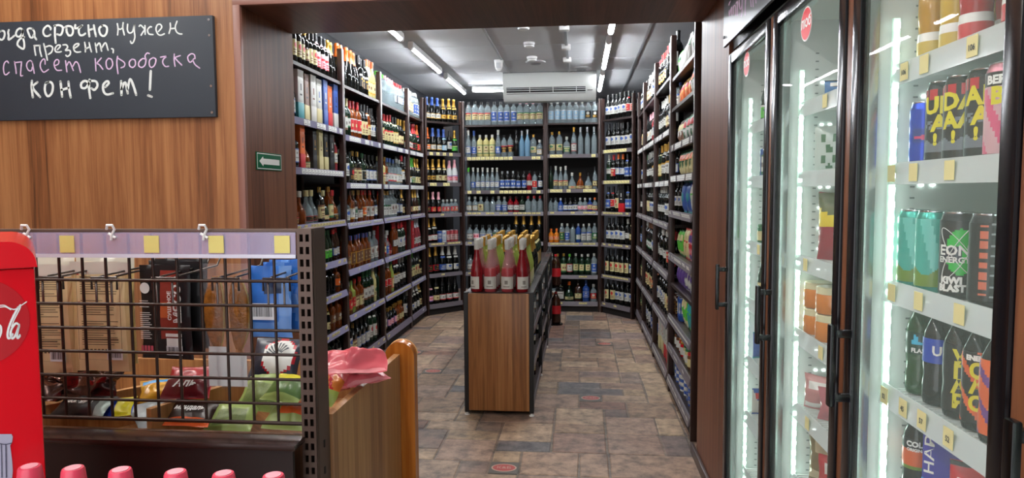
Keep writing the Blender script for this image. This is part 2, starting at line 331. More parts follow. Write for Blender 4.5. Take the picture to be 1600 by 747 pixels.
# ------------------------------------------------------------------ bottles and other goods: one prototype mesh per kind, copied with its parts
SH = {  # profile (radius, height), cap starts at, label zone, superellipse, depth factor
 'W': ([(0, 0), (.034, 0), (.037, .004), (.037, .188), (.0355, .203), (.027, .22), (.018, .232), (.0148, .248), (.0145, .296), (.0158, .297), (.0158, .305), (.014, .307), (0, .307)], .247, (.05, .165), 2, 1),
 'U': ([(0, 0), (.037, 0), (.040, .004), (.040, .13), (.037, .15), (.029, .185), (.02, .22), (.0155, .245), (.015, .3), (.0165, .301), (.0165, .328), (.015, .33), (0, .33)], .268, (.02, .098), 2, 1),
 'C': ([(0, 0), (.04, 0), (.044, .006), (.044, .125), (.0415, .15), (.034, .185), (.0245, .22), (.0175, .25), (.0165, .285), (.0185, .288), (.0185, .3), (.0165, .316), (.012, .319), (0, .319)], .212, (.04, .115), 2, 1),
 'V': ([(0, 0), (.034, 0), (.037, .004), (.037, .19), (.034, .206), (.02, .222), (.0155, .232), (.0145, .25), (.0145, .276), (0, .276)], .244, (.04, .16), 2, 1),
 'F': ([(0, 0), (.038, 0), (.041, .004), (.041, .16), (.038, .175), (.022, .19), (.0155, .197), (.0145, .225), (.0145, .262), (0, .262)], .224, (.028, .135), 5, .8),
 'S': ([(0, 0), (.048, 0), (.054, .008), (.055, .06), (.05, .09), (.036, .12), (.022, .142), (.016, .16), (.015, .19), (.018, .192), (.018, .235), (0, .236)], .193, (.012, .062), 2, .85),
 'T': ([(0, 0), (.029, 0), (.032, .004), (.033, .16), (.031, .19), (.02, .225), (.0145, .245), (.0135, .3), (.0155, .301), (.0155, .328), (0, .329)], .27, (.035, .145), 2, 1),
 'D': ([(0, 0), (.034, 0), (.037, .004), (.037, .125), (.034, .14), (.02, .152), (.0145, .16), (.0142, .178), (.0165, .179), (.0165, .21), (0, .211)], .178, (.025, .115), 2.6, .95),
 'B': ([(0, 0), (.029, 0), (.031, .003), (.031, .12), (.029, .14), (.019, .175), (.0135, .2), (.0128, .225), (.0142, .226), (.0142, .232), (0, .233)], .2, (.03, .1), 2, 1),
 'K': ([(0, 0), (.025, 0), (.0265, .002), (.031, .012), (.031, .142), (.028, .15), (.0265, .153), (.0265, .155), (.024, .1525), (0, .1525)], .146, (.013, .14), 2, 1)}
SN = {'W': ('wine_bottle', 'wine bottle'), 'U': ('burgundy_bottle', 'sloping bottle'), 'C': ('champagne_bottle', 'champagne bottle'), 'V': ('vodka_bottle', 'vodka bottle'), 'F': ('whisky_bottle', 'square bottle'),
      'S': ('cognac_bottle', 'squat bottle'), 'T': ('liqueur_bottle', 'tall bottle'), 'D': ('gin_bottle', 'small bottle'), 'B': ('beer_bottle', 'beer bottle'), 'K': ('drink_can', 'can')}
INK = {'u': 'w', 'd': 'w', 'w': 'd', 'y': 'n', 'r': 'y', 'b': 'w', 'g': 'y', 'k': 'l', 'p': 'r', 'l': 'k', 'o': 'w', 'e': 'g', 'n': 'y', 'v': 'w', 't': 'w', 's': 'b'}
ACC = {'u': 'ws', 'd': 'w', 'w': 'rblkgn', 'y': 'rlgn', 'r': 'wl', 'b': 'ws', 'g': 'wl', 'k': 'wr', 'p': 'wv', 'l': 'wk', 'o': 'yk', 'e': 'yw', 'n': 'lw', 'v': 'ws', 't': 'wy', 's': 'kr'}
def label_pattern(style, i, j, nx, nz):
    u, v = (i+.5)/nx, (j+.5)/nz
    if style == 0:                                    # band on top, name line, small print
        if v > .86: return 2
        if .55 < v < .70 and .15 < u < .85: return 1
        if v < .35 and j % 2 == 0 and .25 < u < .75: return 1
    elif style == 1:                                  # emblem over two lines
        if (u-.5)**2*1.2+(v-.66)**2 < .035: return 2
        if (.28 < v < .36 or .14 < v < .2) and .2 < u < .8: return 1
    elif style == 2:                                  # bands top and bottom, bold name
        if v < .12 or v > .9: return 2
        if .4 < v < .62 and .2 < u < .8 and (i % 3 != 2): return 1
    elif style == 3:                                  # frame
        if u < .08 or u > .92 or v < .06 or v > .94: return 2
        if .3 < v < .42 and .25 < u < .75: return 1
        if .58 < v < .78 and .4 < u < .6: return 1
    elif style == 4:
        if abs(u-.5) < .09 and .42 < v < .82 and abs(u-.5) < .12*(1.1-v): return 1
        if .16 < v < .24 and .25 < u < .75: return 1
    return 0
PROTO = {}
def bottle_proto(code):
    if code in PROTO: return PROTO[code]
    sh, bc, lc, cc = code; prof, zc, (l0, l1), sq, dy = SH[sh]; r = random.Random(code)
    n = 16 if sq == 2 else 24
    mb0 = MB().lathe(prof, n, 0, sq, 1, dy); mats0 = [bodymat(bc)]
    if sh == 'U' and bc in 'pre':                     # wine below, clear glass above
        mb0.m = [1 if min(mb0.v[i][2] for i in f) > .149 else 0 for f in mb0.f]; mats0.append(mat('rose_neck_glass', '#b9868a', .05, alpha=.42) if bc == 'p' else bodymat(bc))
    me = mb0.mesh(SN[sh][0], mats0, 50); parts = []
    H = prof[-1][1]
    def rad(z):
        for (r0, z0), (r1, z1) in zip(prof, prof[1:]):
            if z0 <= z <= z1 and z1 > z0: return r0+(r1-r0)*(z-z0)/(z1-z0)
        return prof[-2][0]
    if cc != 'x' and sh != 'K':
        pc = [(rad(zc)+.0008, zc)]+[(a+.0009, z+(.0009 if a == 0 or z >= H-.0005 else 0)) for a, z in prof if z > zc]
        pc[-1] = (0, H+.0009)
        cm = mat('cap_'+CN[cc], CH[cc], .35, .7 if cc in 'ls' else 0)
        parts.append(('cap', MB().lathe(pc, 12, 0, 2).mesh('cap', [cm], 40)))
    if sh == 'K': parts.append(('can_lid', MB().lathe([(.0272, .152), (.0272, .1558), (.025, .1558), (.024, .1535), (0, .1535)], 16).mesh('can_lid', [pm('s')], 30)))
    if lc != 'x':
        st = r.randrange(4); nx, nz = 10, 13; half = PI if sh == 'K' else r.choice((1.15, 1.3, 1.5)); mb = MB(); vs = []
        a0 = r.uniform(.58, 1.0); z0 = l0+(l1-l0)*(1-a0)*r.uniform(.2, .8); z1 = z0+(l1-l0)*a0
        if sh == 'U': z0, z1, st = l0, l1, 4
        if sh == 'C': z0, z1 = l0, l1*.93
        for j in range(nz+1):
            z = z0+(z1-z0)*j/nz; R = rad(z)+.0007
            for i in range(nx+1):
                a = -PI/2-half+2*half*i/nx; x, y = sup(a, sq); vs.append((R*x, R*y*dy, z))
        fs = [(j*(nx+1)+i, j*(nx+1)+i+1, (j+1)*(nx+1)+i+1, (j+1)*(nx+1)+i) for j in range(nz) for i in range(nx)]
        mi = [label_pattern(st, i, j, nx, nz) for j in range(nz) for i in range(nx)]
        mb.add(vs, fs, mi); parts.append(('label', mb.mesh('label', [pm(lc), pm(INK[lc]), pm(r.choice(ACC[lc]))], 60)))
        if sh in 'WCU' and r.random() < .5:           # a neck or shoulder label
            mb = MB(); vs = []; zs = (.222, .237) if sh == 'W' else ((.225, .24) if sh == 'U' else (.18, .2))
            for z in zs:
                for i in range(9):
                    a = -PI/2-1.2+2.4*i/8; R = rad(z)+.0018; vs.append((R*math.cos(a), R*math.sin(a), z))
            mb.add(vs, [(i, i+1, 10+i, 9+i) for i in range(8)]); parts.append(('neck_label', mb.mesh('neck_label', [pm(lc)], 60)))
    desc = '%s %s' % (CN[bc], SN[sh][1])
    if lc != 'x': desc += ', %s label' % CN[lc]
    if cc != 'x' and sh != 'K': desc += ', %s cap' % CN[cc]
    PROTO[code] = (SN[sh][0], me, parts, desc, 'can' if sh == 'K' else 'bottle', max(p[0] for p in prof), H); return PROTO[code]
def box_proto(code):                                  # gift boxes: O + main, lower band, label colour
    if code in PROTO: return PROTO[code]
    _, mc, bc, lc = code; w, d, h = .088, .085, .30+.015*(ord(bc) % 3)
    mb = MB(); mb.box(-w/2, w/2, -d/2, d/2, 0, h, 0, .002)
    me = mb.mesh('gift_box', [pm(mc)], 30); parts = [('lid', MB().box(-w/2-.001, w/2+.001, -d/2-.001, d/2+.001, h*.86, h+.001, 0, .002).mesh('lid', [pm(mc)], 30))]
    if bc != 'x': parts.append(('band', MB().box(-w/2-.0012, w/2+.0012, -d/2-.0012, d/2+.0012, .004, h*.36, 0, .001).mesh('band', [pm(bc)], 30)))
    mb = MB(); nx, nz = 8, 12; y = -d/2-.0018
    vs = [(-w*.36+w*.72*i/nx, y, h*.40+h*.40*j/nz) for j in range(nz+1) for i in range(nx+1)]
    mb.add(vs, [(j*(nx+1)+i, j*(nx+1)+i+1, (j+1)*(nx+1)+i+1, (j+1)*(nx+1)+i) for j in range(nz) for i in range(nx)], [label_pattern(1, i, j, nx, nz) for j in range(nz) for i in range(nx)])
    parts.append(('label', mb.mesh('label', [pm(mc), pm(lc), pm(lc)], 0)))
    PROTO[code] = ('gift_box', me, parts, '%s gift box, %s print' % (CN[mc], CN[bc if bc != 'x' else lc]), 'box', w/2+.004, h); return PROTO[code]
def place(proto, loc, rz, label, group, sc=1.0):
    nm, me, parts, desc, cat, R, H = proto
    o = link(nm, me, None, loc, rz); tag(o, label or desc, cat, group)
    if sc != 1: o.scale = (sc, sc, sc)
    for pn, pmesh in parts: link(pn, pmesh, o)
    return o
# --- pouches, jars, packs
def pouch_mesh(w, h, d, pat, mats, nu=14, nv=18, crimp=.06, wr=.0, seed=0):
    mb = MB(); vs = []; mi = []
    for s in (-1, 1):
        for j in range(nv+1):
            v = j/nv
            for i in range(nu+1):
                u = i/nu; e = (max(0, math.sin(PI*u))**.55)*(max(0, math.sin(PI*min(1, max(0, (v-crimp)/(1-2*crimp)))))**.5)
                x = (u-.5)*w*(1-.05*math.sin(PI*v)); z = v*h; y = s*(d/2*e+.0006)
                if wr:
                    q = Vector((x*22+seed, z*22, s*3+seed*.7)); y += s*wr*e*(noise.noise(q)*1.3+noise.noise(q*2.4)*.8)+wr*.7*noise.noise(Vector((x*9, z*9, seed+5))); x += wr*.8*noise.noise(q+Vector((9, 2, 1))); z = max(0, z+wr*.8*noise.noise(q+Vector((1, 8, 4))))
                vs.append((x, y, z))
    n = (nu+1)*(nv+1); fs = []
    for s in range(2):
        for j in range(nv):
            for i in range(nu):
                q = s*n+j*(nu+1)+i; f = (q, q+1, q+nu+2, q+nu+1); fs.append(f if s == 0 else f[::-1]); mi.append(pat((i+.5)/nu, (j+.5)/nv, s))
    ring = [i for i in range(nu+1)]+[j*(nu+1)+nu for j in range(1, nv+1)]+[nv*(nu+1)+i for i in range(nu-1, -1, -1)]+[j*(nu+1) for j in range(nv-1, 0, -1)]
    for a, b_ in zip(ring, ring[1:]+ring[:1]): fs.append((a, n+a, n+b_, b_)); mi.append(0)
    mb.add(vs, fs, mi); return mb.mesh('pouch', mats, 60)
def pack_pattern(st, seed):
    r = random.Random(seed)
    cx, cy, rr = r.uniform(.35, .65), r.uniform(.3, .5), r.uniform(.12, .19)
    def f(u, v, s):
        if v < .05 or v > .95: return 2
        if s: return 0
        if .62 < v < .82 and .12 < u < .88 and st != 2: return 1
        if (u-cx)**2+(v-cy)**2*1.4 < rr*rr: return 2
        if st == 1 and v < .2: return 1
        if (.56 < v < .60 or .10 < v < .13) and .2 < u < .8: return 2
        if st == 0 and v > .5+.9*abs(u-.5): return 2
        return 0
    return f
def pack_proto(code):                                 # P + main, panel, accent colour; size from the 5th letter
    if code in PROTO: return PROTO[code]
    _, a, b_, c, s = code; w, h, d = {'a': (.13, .17, .05), 'b': (.10, .14, .04), 'c': (.16, .21, .055), 'd': (.085, .20, .045)}[s]
    me = pouch_mesh(w, h, d, pack_pattern(ord(b_) % 3, code), [pm(a), pm(b_), pm(c)], wr=.004, seed=ord(a)+ord(c))
    PROTO[code] = ('snack_packet', me, [], '%s snack packet, %s panel' % (CN[a], CN[b_]), 'snack packet', w/2+.003, h); return PROTO[code]
def jar_proto(code):                                  # J + contents, label, lid
    if code in PROTO: return PROTO[code]
    _, a, b_, c = code; R, h = .036, .095
    me = MB().lathe([(0, 0), (R-.003, 0), (R, .004), (R, h-.02), (R-.004, h-.012), (R-.005, h-.008), (0, h-.008)], 18).mesh('jar', [mat('jar_'+CN[a], CH[a], .12)], 40)
    lid = MB().lathe([(R-.002, h-.012), (R-.001, h-.011), (R-.001, h), (R-.003, h+.002), (0, h+.002)], 18).mesh('lid', [pm(c)], 40); mb = MB(); vs = []
    for z in (.014, h-.032):
        for i in range(13): t = -PI/2-1.5+3*i/12; vs.append(((R+.0006)*math.cos(t), (R+.0006)*math.sin(t), z))
    mb.add(vs, [(i, i+1, 14+i, 13+i) for i in range(12)])
    PROTO[code] = ('food_jar', me, [('lid', lid), ('label', mb.mesh('label', [pm(b_)], 60))], '%s food jar, %s label, %s lid' % (CN[a], CN[b_], CN[c]), 'jar', R+.001, h); return PROTO[code]
def tin_proto(code):                                  # N + body, band, lid : a low round tin
    if code in PROTO: return PROTO[code]
    _, a, b_, c = code; R, h = .042, .045
    me = MB().lathe([(0, 0), (R, 0), (R+.001, .002), (R, .004), (R, h-.004), (R+.001, h-.002), (R-.001, h), (R-.003, h-.002), (0, h-.002)], 18, [0]*1).mesh('food_tin', [pm(a)], 30) if False else MB().lathe([(0, 0), (R, 0), (R+.001, .002), (R, .004), (R, h-.004), (R+.001, h-.002), (R-.001, h), (R-.003, h-.002), (0, h-.002)], 18).mesh('food_tin', [pm(a)], 30)
    mb = MB(); mb.lathe([(R+.0006, .012), (R+.0006, h-.012)], 18)
    PROTO[code] = ('food_tin', me, [('label', mb.mesh('label', [pm(b_)], 60))], '%s food tin, %s band' % (CN[a], CN[b_]), 'tin', R+.0015, h); return PROTO[code]
def proto(code):
    return {'O': box_proto, 'P': pack_proto, 'J': jar_proto, 'N': tin_proto}.get(code[0], bottle_proto)(code)

ORD = ['first', 'second', 'third', 'fourth', 'fifth', 'sixth', 'seventh', 'eighth', 'ninth', 'tenth', 'eleventh', 'twelfth', 'thirteenth', 'fourteenth', 'fifteenth', 'sixteenth', 'seventeenth', 'eighteenth', 'nineteenth', 'twentieth']
SHELF = ['top shelf', 'second shelf', 'third shelf', 'fourth shelf', 'fifth shelf', 'sixth shelf', 'seventh shelf', 'eighth shelf', 'ninth shelf', 'tenth shelf']
# ------------------------------------------------------------------ shelving bays
TAGM = {}
def tag_mesh(c):
    if c not in TAGM:
        mb = MB(); nx, nz = 6, 5; w, h = .046, .034
        vs = [(-w/2+w*i/nx, 0, -h/2+h*j/nz) for j in range(nz+1) for i in range(nx+1)]
        mi = [1 if (j == 1 and 1 <= i <= 4) or (j == 3 and i in (1, 2)) else 0 for j in range(nz) for i in range(nx)]
        mb.add(vs, [(j*(nx+1)+i, j*(nx+1)+i+1, (j+1)*(nx+1)+i+1, (j+1)*(nx+1)+i) for j in range(nz) for i in range(nx)], mi)
        mb.box(-w/2, w/2, .0002, .0012, -h/2, h/2, 0)
        TAGM[c] = mb.mesh('price_tag', [M_tag_y if c == 'y' else M_tag_w, mat('tag_print_'+c, '#a59a6a' if c == 'y' else '#96969c', .6)], 0)
    return TAGM[c]
BOXM = {}
def bay(o0, u, w, name, levels, stock, height=2.49, depth=.36, first_rail=1, rail='l', tags='w', label='', tag_fill=None, rails=None):
    u = Vector((u[0], u[1], 0)).normalized(); ang = math.atan2(u.y, u.x); n_in = Vector((-u.y, u.x, 0)); o0 = Vector(o0); bx_ = .14 if 'corner' in name else 0
    unit = empty('shelving_unit', o0+u*(w/2), label, 'shelving', 'dark brown shelving bays', ang); h = w/2
    rnd = random.Random(name)
    L = lambda nm, mb, m, par, sm=30: mb.build(nm, m, par, sm, True)
    for x in (-h, h-.024): L('upright', MB().box(x, x+.024, -.004, .034, 0, height, 0, .003), M_post, unit)
    for x in (-h, h-.024): L('rear_upright', MB().box(x, x+.024, depth-.03, depth+.004, 0, height), M_post, unit)
    L('back_panel', MB().box(-h-bx_, h+bx_, depth+.005, depth+.015, .05, height), M_back, unit)
    L('kick_panel', MB().box(-h+.024, h-.024, .012, .024, .0, levels[-1]-.05), M_back, unit)
    for si, z in enumerate(levels):
        sb = L('shelf_board', MB().box(-h+.025, h-.025, .004, depth, z-.022, z, 0), M_shelf, unit)
        has = rails[si] if rails else (1 if si >= first_rail else 0)
        if has:
            below = z < 1.3; tl = .012 if below else -.002
            last = si == len(levels)-1; zz = (.052 if last else .044)
            m = MB(); pts = [(-h+.026, -.004-tl, z-zz+.010), (-h+.026, -.004+.0, z+.010), (-h+.026, .004, z+.010), (-h+.026, .004-tl, z-zz+.010)]
            m.prism(pts, (w-.052, 0, 0)); L('price_rail', m, M_kick if last and rail != 'g' else (M_rail_l if rail == 'l' else M_rail_g), sb)
            fill = (tag_fill[si] if tag_fill else .6); nt = int(w/.058); tc = tags if isinstance(tags, str) else tags[si]
            ta = math.atan2(-tl, zz)
            for k in range(nt):
                if rnd.random() > fill: continue
                t = link('price_tag', tag_mesh(tc), sb, (-h+.055+(w-.11)*(k+.5)/nt, -.0062-tl*.5, z-zz/2+.010)); t.rotation_euler = (-ta*1.0, 0, 0)
        runs = stock[si].split(); items = []
        for rn in runs:
            cl = 5 if rn[0] == 'P' else 4; items += [rn[:cl]]*int(rn[cl:] or 1)
        P = [proto(c) for c in items]; tot = sum(2*p[5] for p in P); free = (w-.064)-tot
        if not P: continue
        sc = 1.0
        top = (levels[si-1]-.03 if si else height+.3)-z
        gap = free/len(P); x = -h+.032
        if gap < .001: sc = max(.8, (w-.07)/(tot+.002*len(P))); gap = ((w-.064)-tot*sc)/len(P)
        for k, (c, p) in enumerate(zip(items, P)):
            s2 = min(sc*rnd.uniform(.97, 1.02) if c[0] not in 'OJN' else sc, top/p[6]) ; r = p[5]*s2
            x += gap/2+p[5]*sc; dy = .02+r+rnd.uniform(0, .014)
            if c[0] == 'P': dy = .055+rnd.uniform(0, .01)
            pos = o0+u*(h+x)+n_in*dy; pos.z = z+.0008
            lb = '%s, %s from left, %s, %s' % (p[3], ORD[k] if k < 20 else str(k+1), SHELF[si], name)
            place(p, pos, ang+(rnd.uniform(-.25, .25) if c[0] in 'WCUVTDSK' else rnd.uniform(-.05, .05)), lb, 'goods on the %s of the %s' % (SHELF[si], name), s2)
            if c[0] in 'JN':                              # jars and tins stand two and more high
                for q in range(1, 3 if c[0] == 'N' else 2):
                    if (q+1)*p[6]*s2 > top-.01: break
                    pos2 = pos.copy(); pos2.z += q*(p[6]*s2+.0025)
                    place(p, pos2, ang, '%s, on the %s from left, %s, %s' % (p[3], ORD[k], SHELF[si], name) if q == 1 else '%s, topmost on the %s, %s, %s' % (p[3], ORD[k], SHELF[si], name), 'goods on the %s of the %s' % (SHELF[si], name), s2)
            x += gap/2+p[5]*sc
    return unit
LV = [2.235, 1.852, 1.49, 1.182, .822, .468, .118]
bay((XL, 4.03, 0), (0, 1), .98, 'first left bay', [2.243, 1.888, 1.575, 1.213, .925, .685, .415, .118],
    ['Tayl1 Fayl1 Wkyk3 Wkyl1 Wkyk2 Wkpk3 Ckxl2', 'Opwk1 Fkwk1 Owtk1 Onyk1 Owwn1 Owyb1 Obbw1 Oorw1 Obwk1', 'Owrk1 Fkwk1 Oork1 Sayo1 Okkl1 Oyyn1 Okyl1 Okkw1 Wpwr1',
     'Saky2 Saxw1 Scky2 Fkyl1 Sgyy1 Fayl1 Sakr1', 'Dnyk3 Bgyg3 Bgeg3 Bnwr2', 'Dayw3 Doxw1 Dkxk4 Daow1', 'Dnyk3 Tkyl2 Ckyl2 Fanl2', 'Wkwk2 Wkxk3 Waxn1 Wgek1 Wkwk2'],
    label='dark brown shelving bay just inside the doorway on the left', tags=['w']*3+['y']*5, tag_fill=[0, .6, .75, .9, .5, .4, .6, .2])
bay((XL, 5.01, 0), (0, 1), .98, 'second left bay', LV,
    ['Ckxo5 Wkkk3 Tyyo3', 'Wgwg2 Wgwy1 Warr3 Wkyk2 Wayk1 Wkwk2', 'Fkpw1 Wkwk1 Fgkk1 Fkyl2 Fgkg1 Fkwk3', 'Dcwl2 Fawk1 Fnwl1 Fawl1 Facr1 Fawr2 Fkwk1'.replace('Facr', 'Faor'), 'Faky1 Fanr1 Fanb5 Fcws2', 'Farw2 Ferg1 Fayr2 Wgwg3 Tyyw1 Wgxk1', 'Wkwk2 Fkyl1 Fkwk3 Wgwk2 Wkxk1'],
    label='dark brown shelving bay second along the left side', tags=['w']*5+['y']*2, tag_fill=[0, .6, .85, .8, .35, .5, .1])
bay((XL, 5.99, 0), (0, 1), .98, 'third left bay', LV,
    ['Vcxe3 Vcxp4 Vcsr4', 'Wkyk2 Wgyr3 Wgyk2 Wkyl2', 'Fcyy1 Fyyl1 Fawl1 Fcwb3 Fcww2 Wkwr1', 'Fayr1 Fcwl3 Fcws2 Fkwk2 Ckyl1', 'Orrw1 Dayr1 Dcbw1 Srrw1 Wawr2 Wgwr3', 'Wawr1 Warw2 Temg1 Wkwr2 Wkww2'.replace('Temg', 'Teyg'), 'Wkxk1 Fkwg1 Dkpl3 Dayl3 Wkwk1'],
    label='dark brown shelving bay third along the left side', tags=['w']*5+['y']*2, tag_fill=[0, .85, .85, .9, .85, .95, .05])
bay((XL, 6.97, 0), (0, 1), .68, 'fourth left bay', LV,
    ['Vcyw4 Vcbw3', 'Cgwl1 Cgws2 Cgkr2 Ckro1', 'Ckws2 Ckge2 Ckyl2', 'Cknk2 Cnyl2 Cgww1', 'Orrw2 Cpws3', 'Wkye3 Wkyk2 Ckyk1', 'Ckww4 Ckyl1'],
    label='narrow dark brown shelving bay at the far end of the left side', tag_fill=[0, .8, .8, .8, .8, .9, .05])
bay((-1.742, 7.665, 0), (.354, .40), .535, 'left corner bay', [2.238, 1.878, 1.528, 1.170, .832, .472, .118],
    ['Ckwb3 Ckll3', 'Ckoo1 Ckwb2 Ckub1 Wkwk1 Cgel1', 'Ckll2 Ckyl2 Cwpp2', 'Ckkl1 Cpkp2 Dcrw4'.replace('Cpkp', 'Ckrp'), 'Ckwl2 Kbwb1 Kwbw1 Kpwp3', 'Ckkl2 Ckbw1 Ckww2', 'Ckpk1 Ckyk1 Ckwk3'],
    label='dark brown shelving bay set diagonally in the left corner', rail='g', tags='y', tag_fill=[0, .35, .4, .35, .6, .35, .3])
bay((-1.385, 8.055, 0), (1, 0), .985, 'left back bay', [2.216, 1.832, 1.435, 1.177, .823, .46, .115],
    ['Vcyk4 Vcbk4 Vcyp4', 'Tcww1 Tcbb1 Vyyw3 Tcbw1 Vckk2 Tkxk1 Tuxs2 Vcyl1 Dcww1', 'Tcxe1 Tcbw1 Tcww5 Vkbs3 Vkbk2 Vrwk1 Vcrk1 Vkwk1', 'Dcww2 Dcyw1 Dcxk2 Dcbw2 Drwk2 Dgwk1 Dcxr3', 'Dcwk1 Dcpk1 Dcbk2 Dcyk3 Ckxl4', 'Dcwk3 Dcbw3 Vcww5', 'Dkwk4 Vcyk3 Dawk3'],
    label='dark brown shelving bay on the left of the back row', rail='g', tags='y', tag_fill=[0, .55, .55, .7, .5, .5, .5])
bay((-.40, 8.055, 0), (1, 0), .64, 'right back bay', [2.226, 1.852, 1.445, 1.182, .815, .428, .115],
    ['Vcuw6 Vcks2', 'Vcyl2 Dcgw1 Tcwl1 Tcxs3', 'Tgxk1 Wcyw3 Scyw1 Sayl1 Scyk1 Tcyk1'.replace('Wcyw', 'Tcyw'), 'Dcxk2 Dbbw1 Dkwk3 Dcpw2 Dbyw1 Dcyo1', 'Dooo2 Vcgw1 Vcbw1 Vcxk1 Vbws1 Vcww2 Vcgs1', 'Vcww1 Vgyl2 Vgwe1 Vgyw3 Vcbw1', 'Fcws1 Fkws1 Sgyo1 Fnyk1 Fbbb1 Dcrw1'],
    label='dark brown shelving bay on the right of the back row', rail='g', tags='y', tag_fill=[0, .5, .6, .6, .8, .5, .5])
bay((.247, 8.052, 0), (.338, -.452), .56, 'right corner bay', [2.246, 1.892, 1.54, 1.18, .816, .448, .122],
    ['Wkwk5 Wkrk2', 'Wkwk6', 'Wgww1 Wkrr1 Wkwo2 Wkbk2', 'Wkbk1 Wkrk1 Wkyk1 Okrw1 Wkbk2', 'Wkwk4 Wkww1 Wkyr1', 'Wkyk5 Wkwk1', 'Wkyk2 Wkwk4'],
    label='dark brown shelving bay set diagonally in the right corner', rail='g', tags='y', tag_fill=[0, .95, .95, .9, .75, .75, .1])
bay((XR, 7.585, 0), (0, -1), .66, 'fourth right bay', LV,
    ['Wkwk3 Wkrk2 Wkww1', 'Wkwr2 Wkyk3 Wkwk1', 'Wkwk2 Wgwg2 Wkww1', 'Wkww3 Wkwk2', 'Wkbw2 Wkww3', 'Wkye3 Wkwk2', 'Wkge2 Wkwk3'],
    label='narrow dark brown shelving bay at the far end of the right side', rail='g', tags='w', tag_fill=[0, .8, .8, .8, .9, .9, .1])
bay((XR, 6.925, 0), (0, -1), 1.01, 'third right bay', LV,
    ['Wkyw4 Wkwk3 Wkxr3', 'Wkwp4 Wpwp2 Wkwk3', 'Wkww5 Wkwr2 Wkwk2', 'Wkyk3 Wkwk5', 'Wkwn4 Wkwk4', 'Wkyk4 Wkok3', 'Wkwk3 Wkbk4'],
    label='dark brown shelving bay third along the right side', rail='g', tags='w', tag_fill=[0, .85, .8, .8, .9, .9, .8])
bay((XR, 5.90, 0), (0, -1), 1.005, 'second right bay', LV,
    ['Wkyr4 Wkxw3 Wkwk2', 'Wkww4 Wkyl2 Wkwk3', 'Wgyl2 Wkwl3 Wkwr1 Wkwk3', 'Wkww4 Wkwk5', 'Wkww4 Wkrr3', 'Wkwk4 Wkyk4', 'Owyr4 Owrg3 Oywr2'],
    label='dark brown shelving bay second along the right side', rail='g', tags='w', tag_fill=[0, .8, .7, .9, .9, .9, .8])
bay((XR, 4.88, 0), (0, -1), 1.01, 'first right bay', [2.19, 1.985, 1.725, 1.515, 1.28, .985, .785, .555, .345, .118],
    ['Pwgea1 Pwewa2 Pwgwd2 Pwwgd3', 'Vcwb1 Porla4 Pwogd2 Pwswd3', 'Pnywa2 Pwrga3 Pygwa2', 'Vkwk1 Pyoga4 Poyna2', 'Wkwk2 Pbwtc2 Pwbec1 Vcws2', 'Peyga2 Pyerd2 Prvpd4', 'Pvwvb3 Pwvsb3 Pnwyb2', 'Knkl2 Kbwb2 Peywd2 Ptwed3 Kwbr2', 'Jnwk2 Jrwl2 Jywg2 Jnyr3', 'Nbws3 Nwbs2 Nbsw4'],
    label='dark brown shelving bay of snacks nearest the doorway on the right', rail='g', tags='w', rails=[0, 0, 1, 1, 1, 1, 0, 1, 1, 1], tag_fill=[0, 0, .8, .8, .8, .8, 0, .85, .7, .7])

# ------------------------------------------------------------------ island of low shelves with rose wine on top
IX0, IX1, IZ = -.728, -.287, .788
isl = empty('island_shelf', ((IX0+IX1)/2, 4.22, 0), 'low walnut-ended shelf island standing on the stone floor', 'shelving')
IY = [4.222, 5.19, 6.16, 7.11]
MB().box(IX0+.028, IX1-.028, 4.224, 4.242, .035, IZ-.004, 0, .001).build('end_panel', M_island, isl)
for y in IY:
    for x in (IX0, IX1-.027):
        MB().box(x, x+.027, y, y+.05, .022, IZ+.004, 0, .002).build('upright', M_blackm, isl)
        q = MB(); q.lathe([(0, 0), (.016, 0), (.016, .006), (.009, .01), (.007, .024), (0, .024)], 12, c=(x+.0135, y+.022, 0)); q.build('foot', M_white, isl)
MB().box(IX0+.002, IX1-.002, 4.243, 7.16, IZ-.022, IZ, 0).build('top_board', M_shelf, isl)
for z in (.075, .30, .54):
    sb = MB().box(IX0+.01, IX1-.01, 4.275, 7.15, z-.018, z, 0).build('shelf_board', M_shelf, isl)
    for x in (IX0+.004, IX1-.010): MB().box(x, x+.006, 4.275, 7.15, z-.03, z+.014, 0).build('price_rail', M_rail_g, sb)
MB().box(-.515, -.500, 4.245, 7.15, .06, IZ-.025, 0).build('centre_panel', M_back, isl)
MB().box(IX1-.014, IX1-.010, 4.25, 7.14, IZ+.001, IZ+.085, 0).build('acrylic_guard', M_clearpl, isl)
rows = ['Urww Upww Upww Urww', 'Upww Upww Upww Urww', 'Upww Upww Upww Urww', 'Ueyl Ueyl Ueyw Ueyl', 'Ueyw Ueyl Ueyl Ueyl', 'Ueyl Ueyl Ueyw Ueyl', 'Ueyl Ueyw Ueyl Ueyl']+['Ckxl Ckxl Ckxl Ckxl']*4+['Wgyl Wgyl Wgyl Wgyl']*4
WHO = ['first', 'second', 'third', 'fourth']; ROWN = ['front row', 'second row', 'third row', 'fourth row', 'fifth row', 'sixth row', 'seventh row', 'eighth row', 'ninth row', 'tenth row', 'eleventh row', 'twelfth row', 'thirteenth row', 'fourteenth row', 'back row']
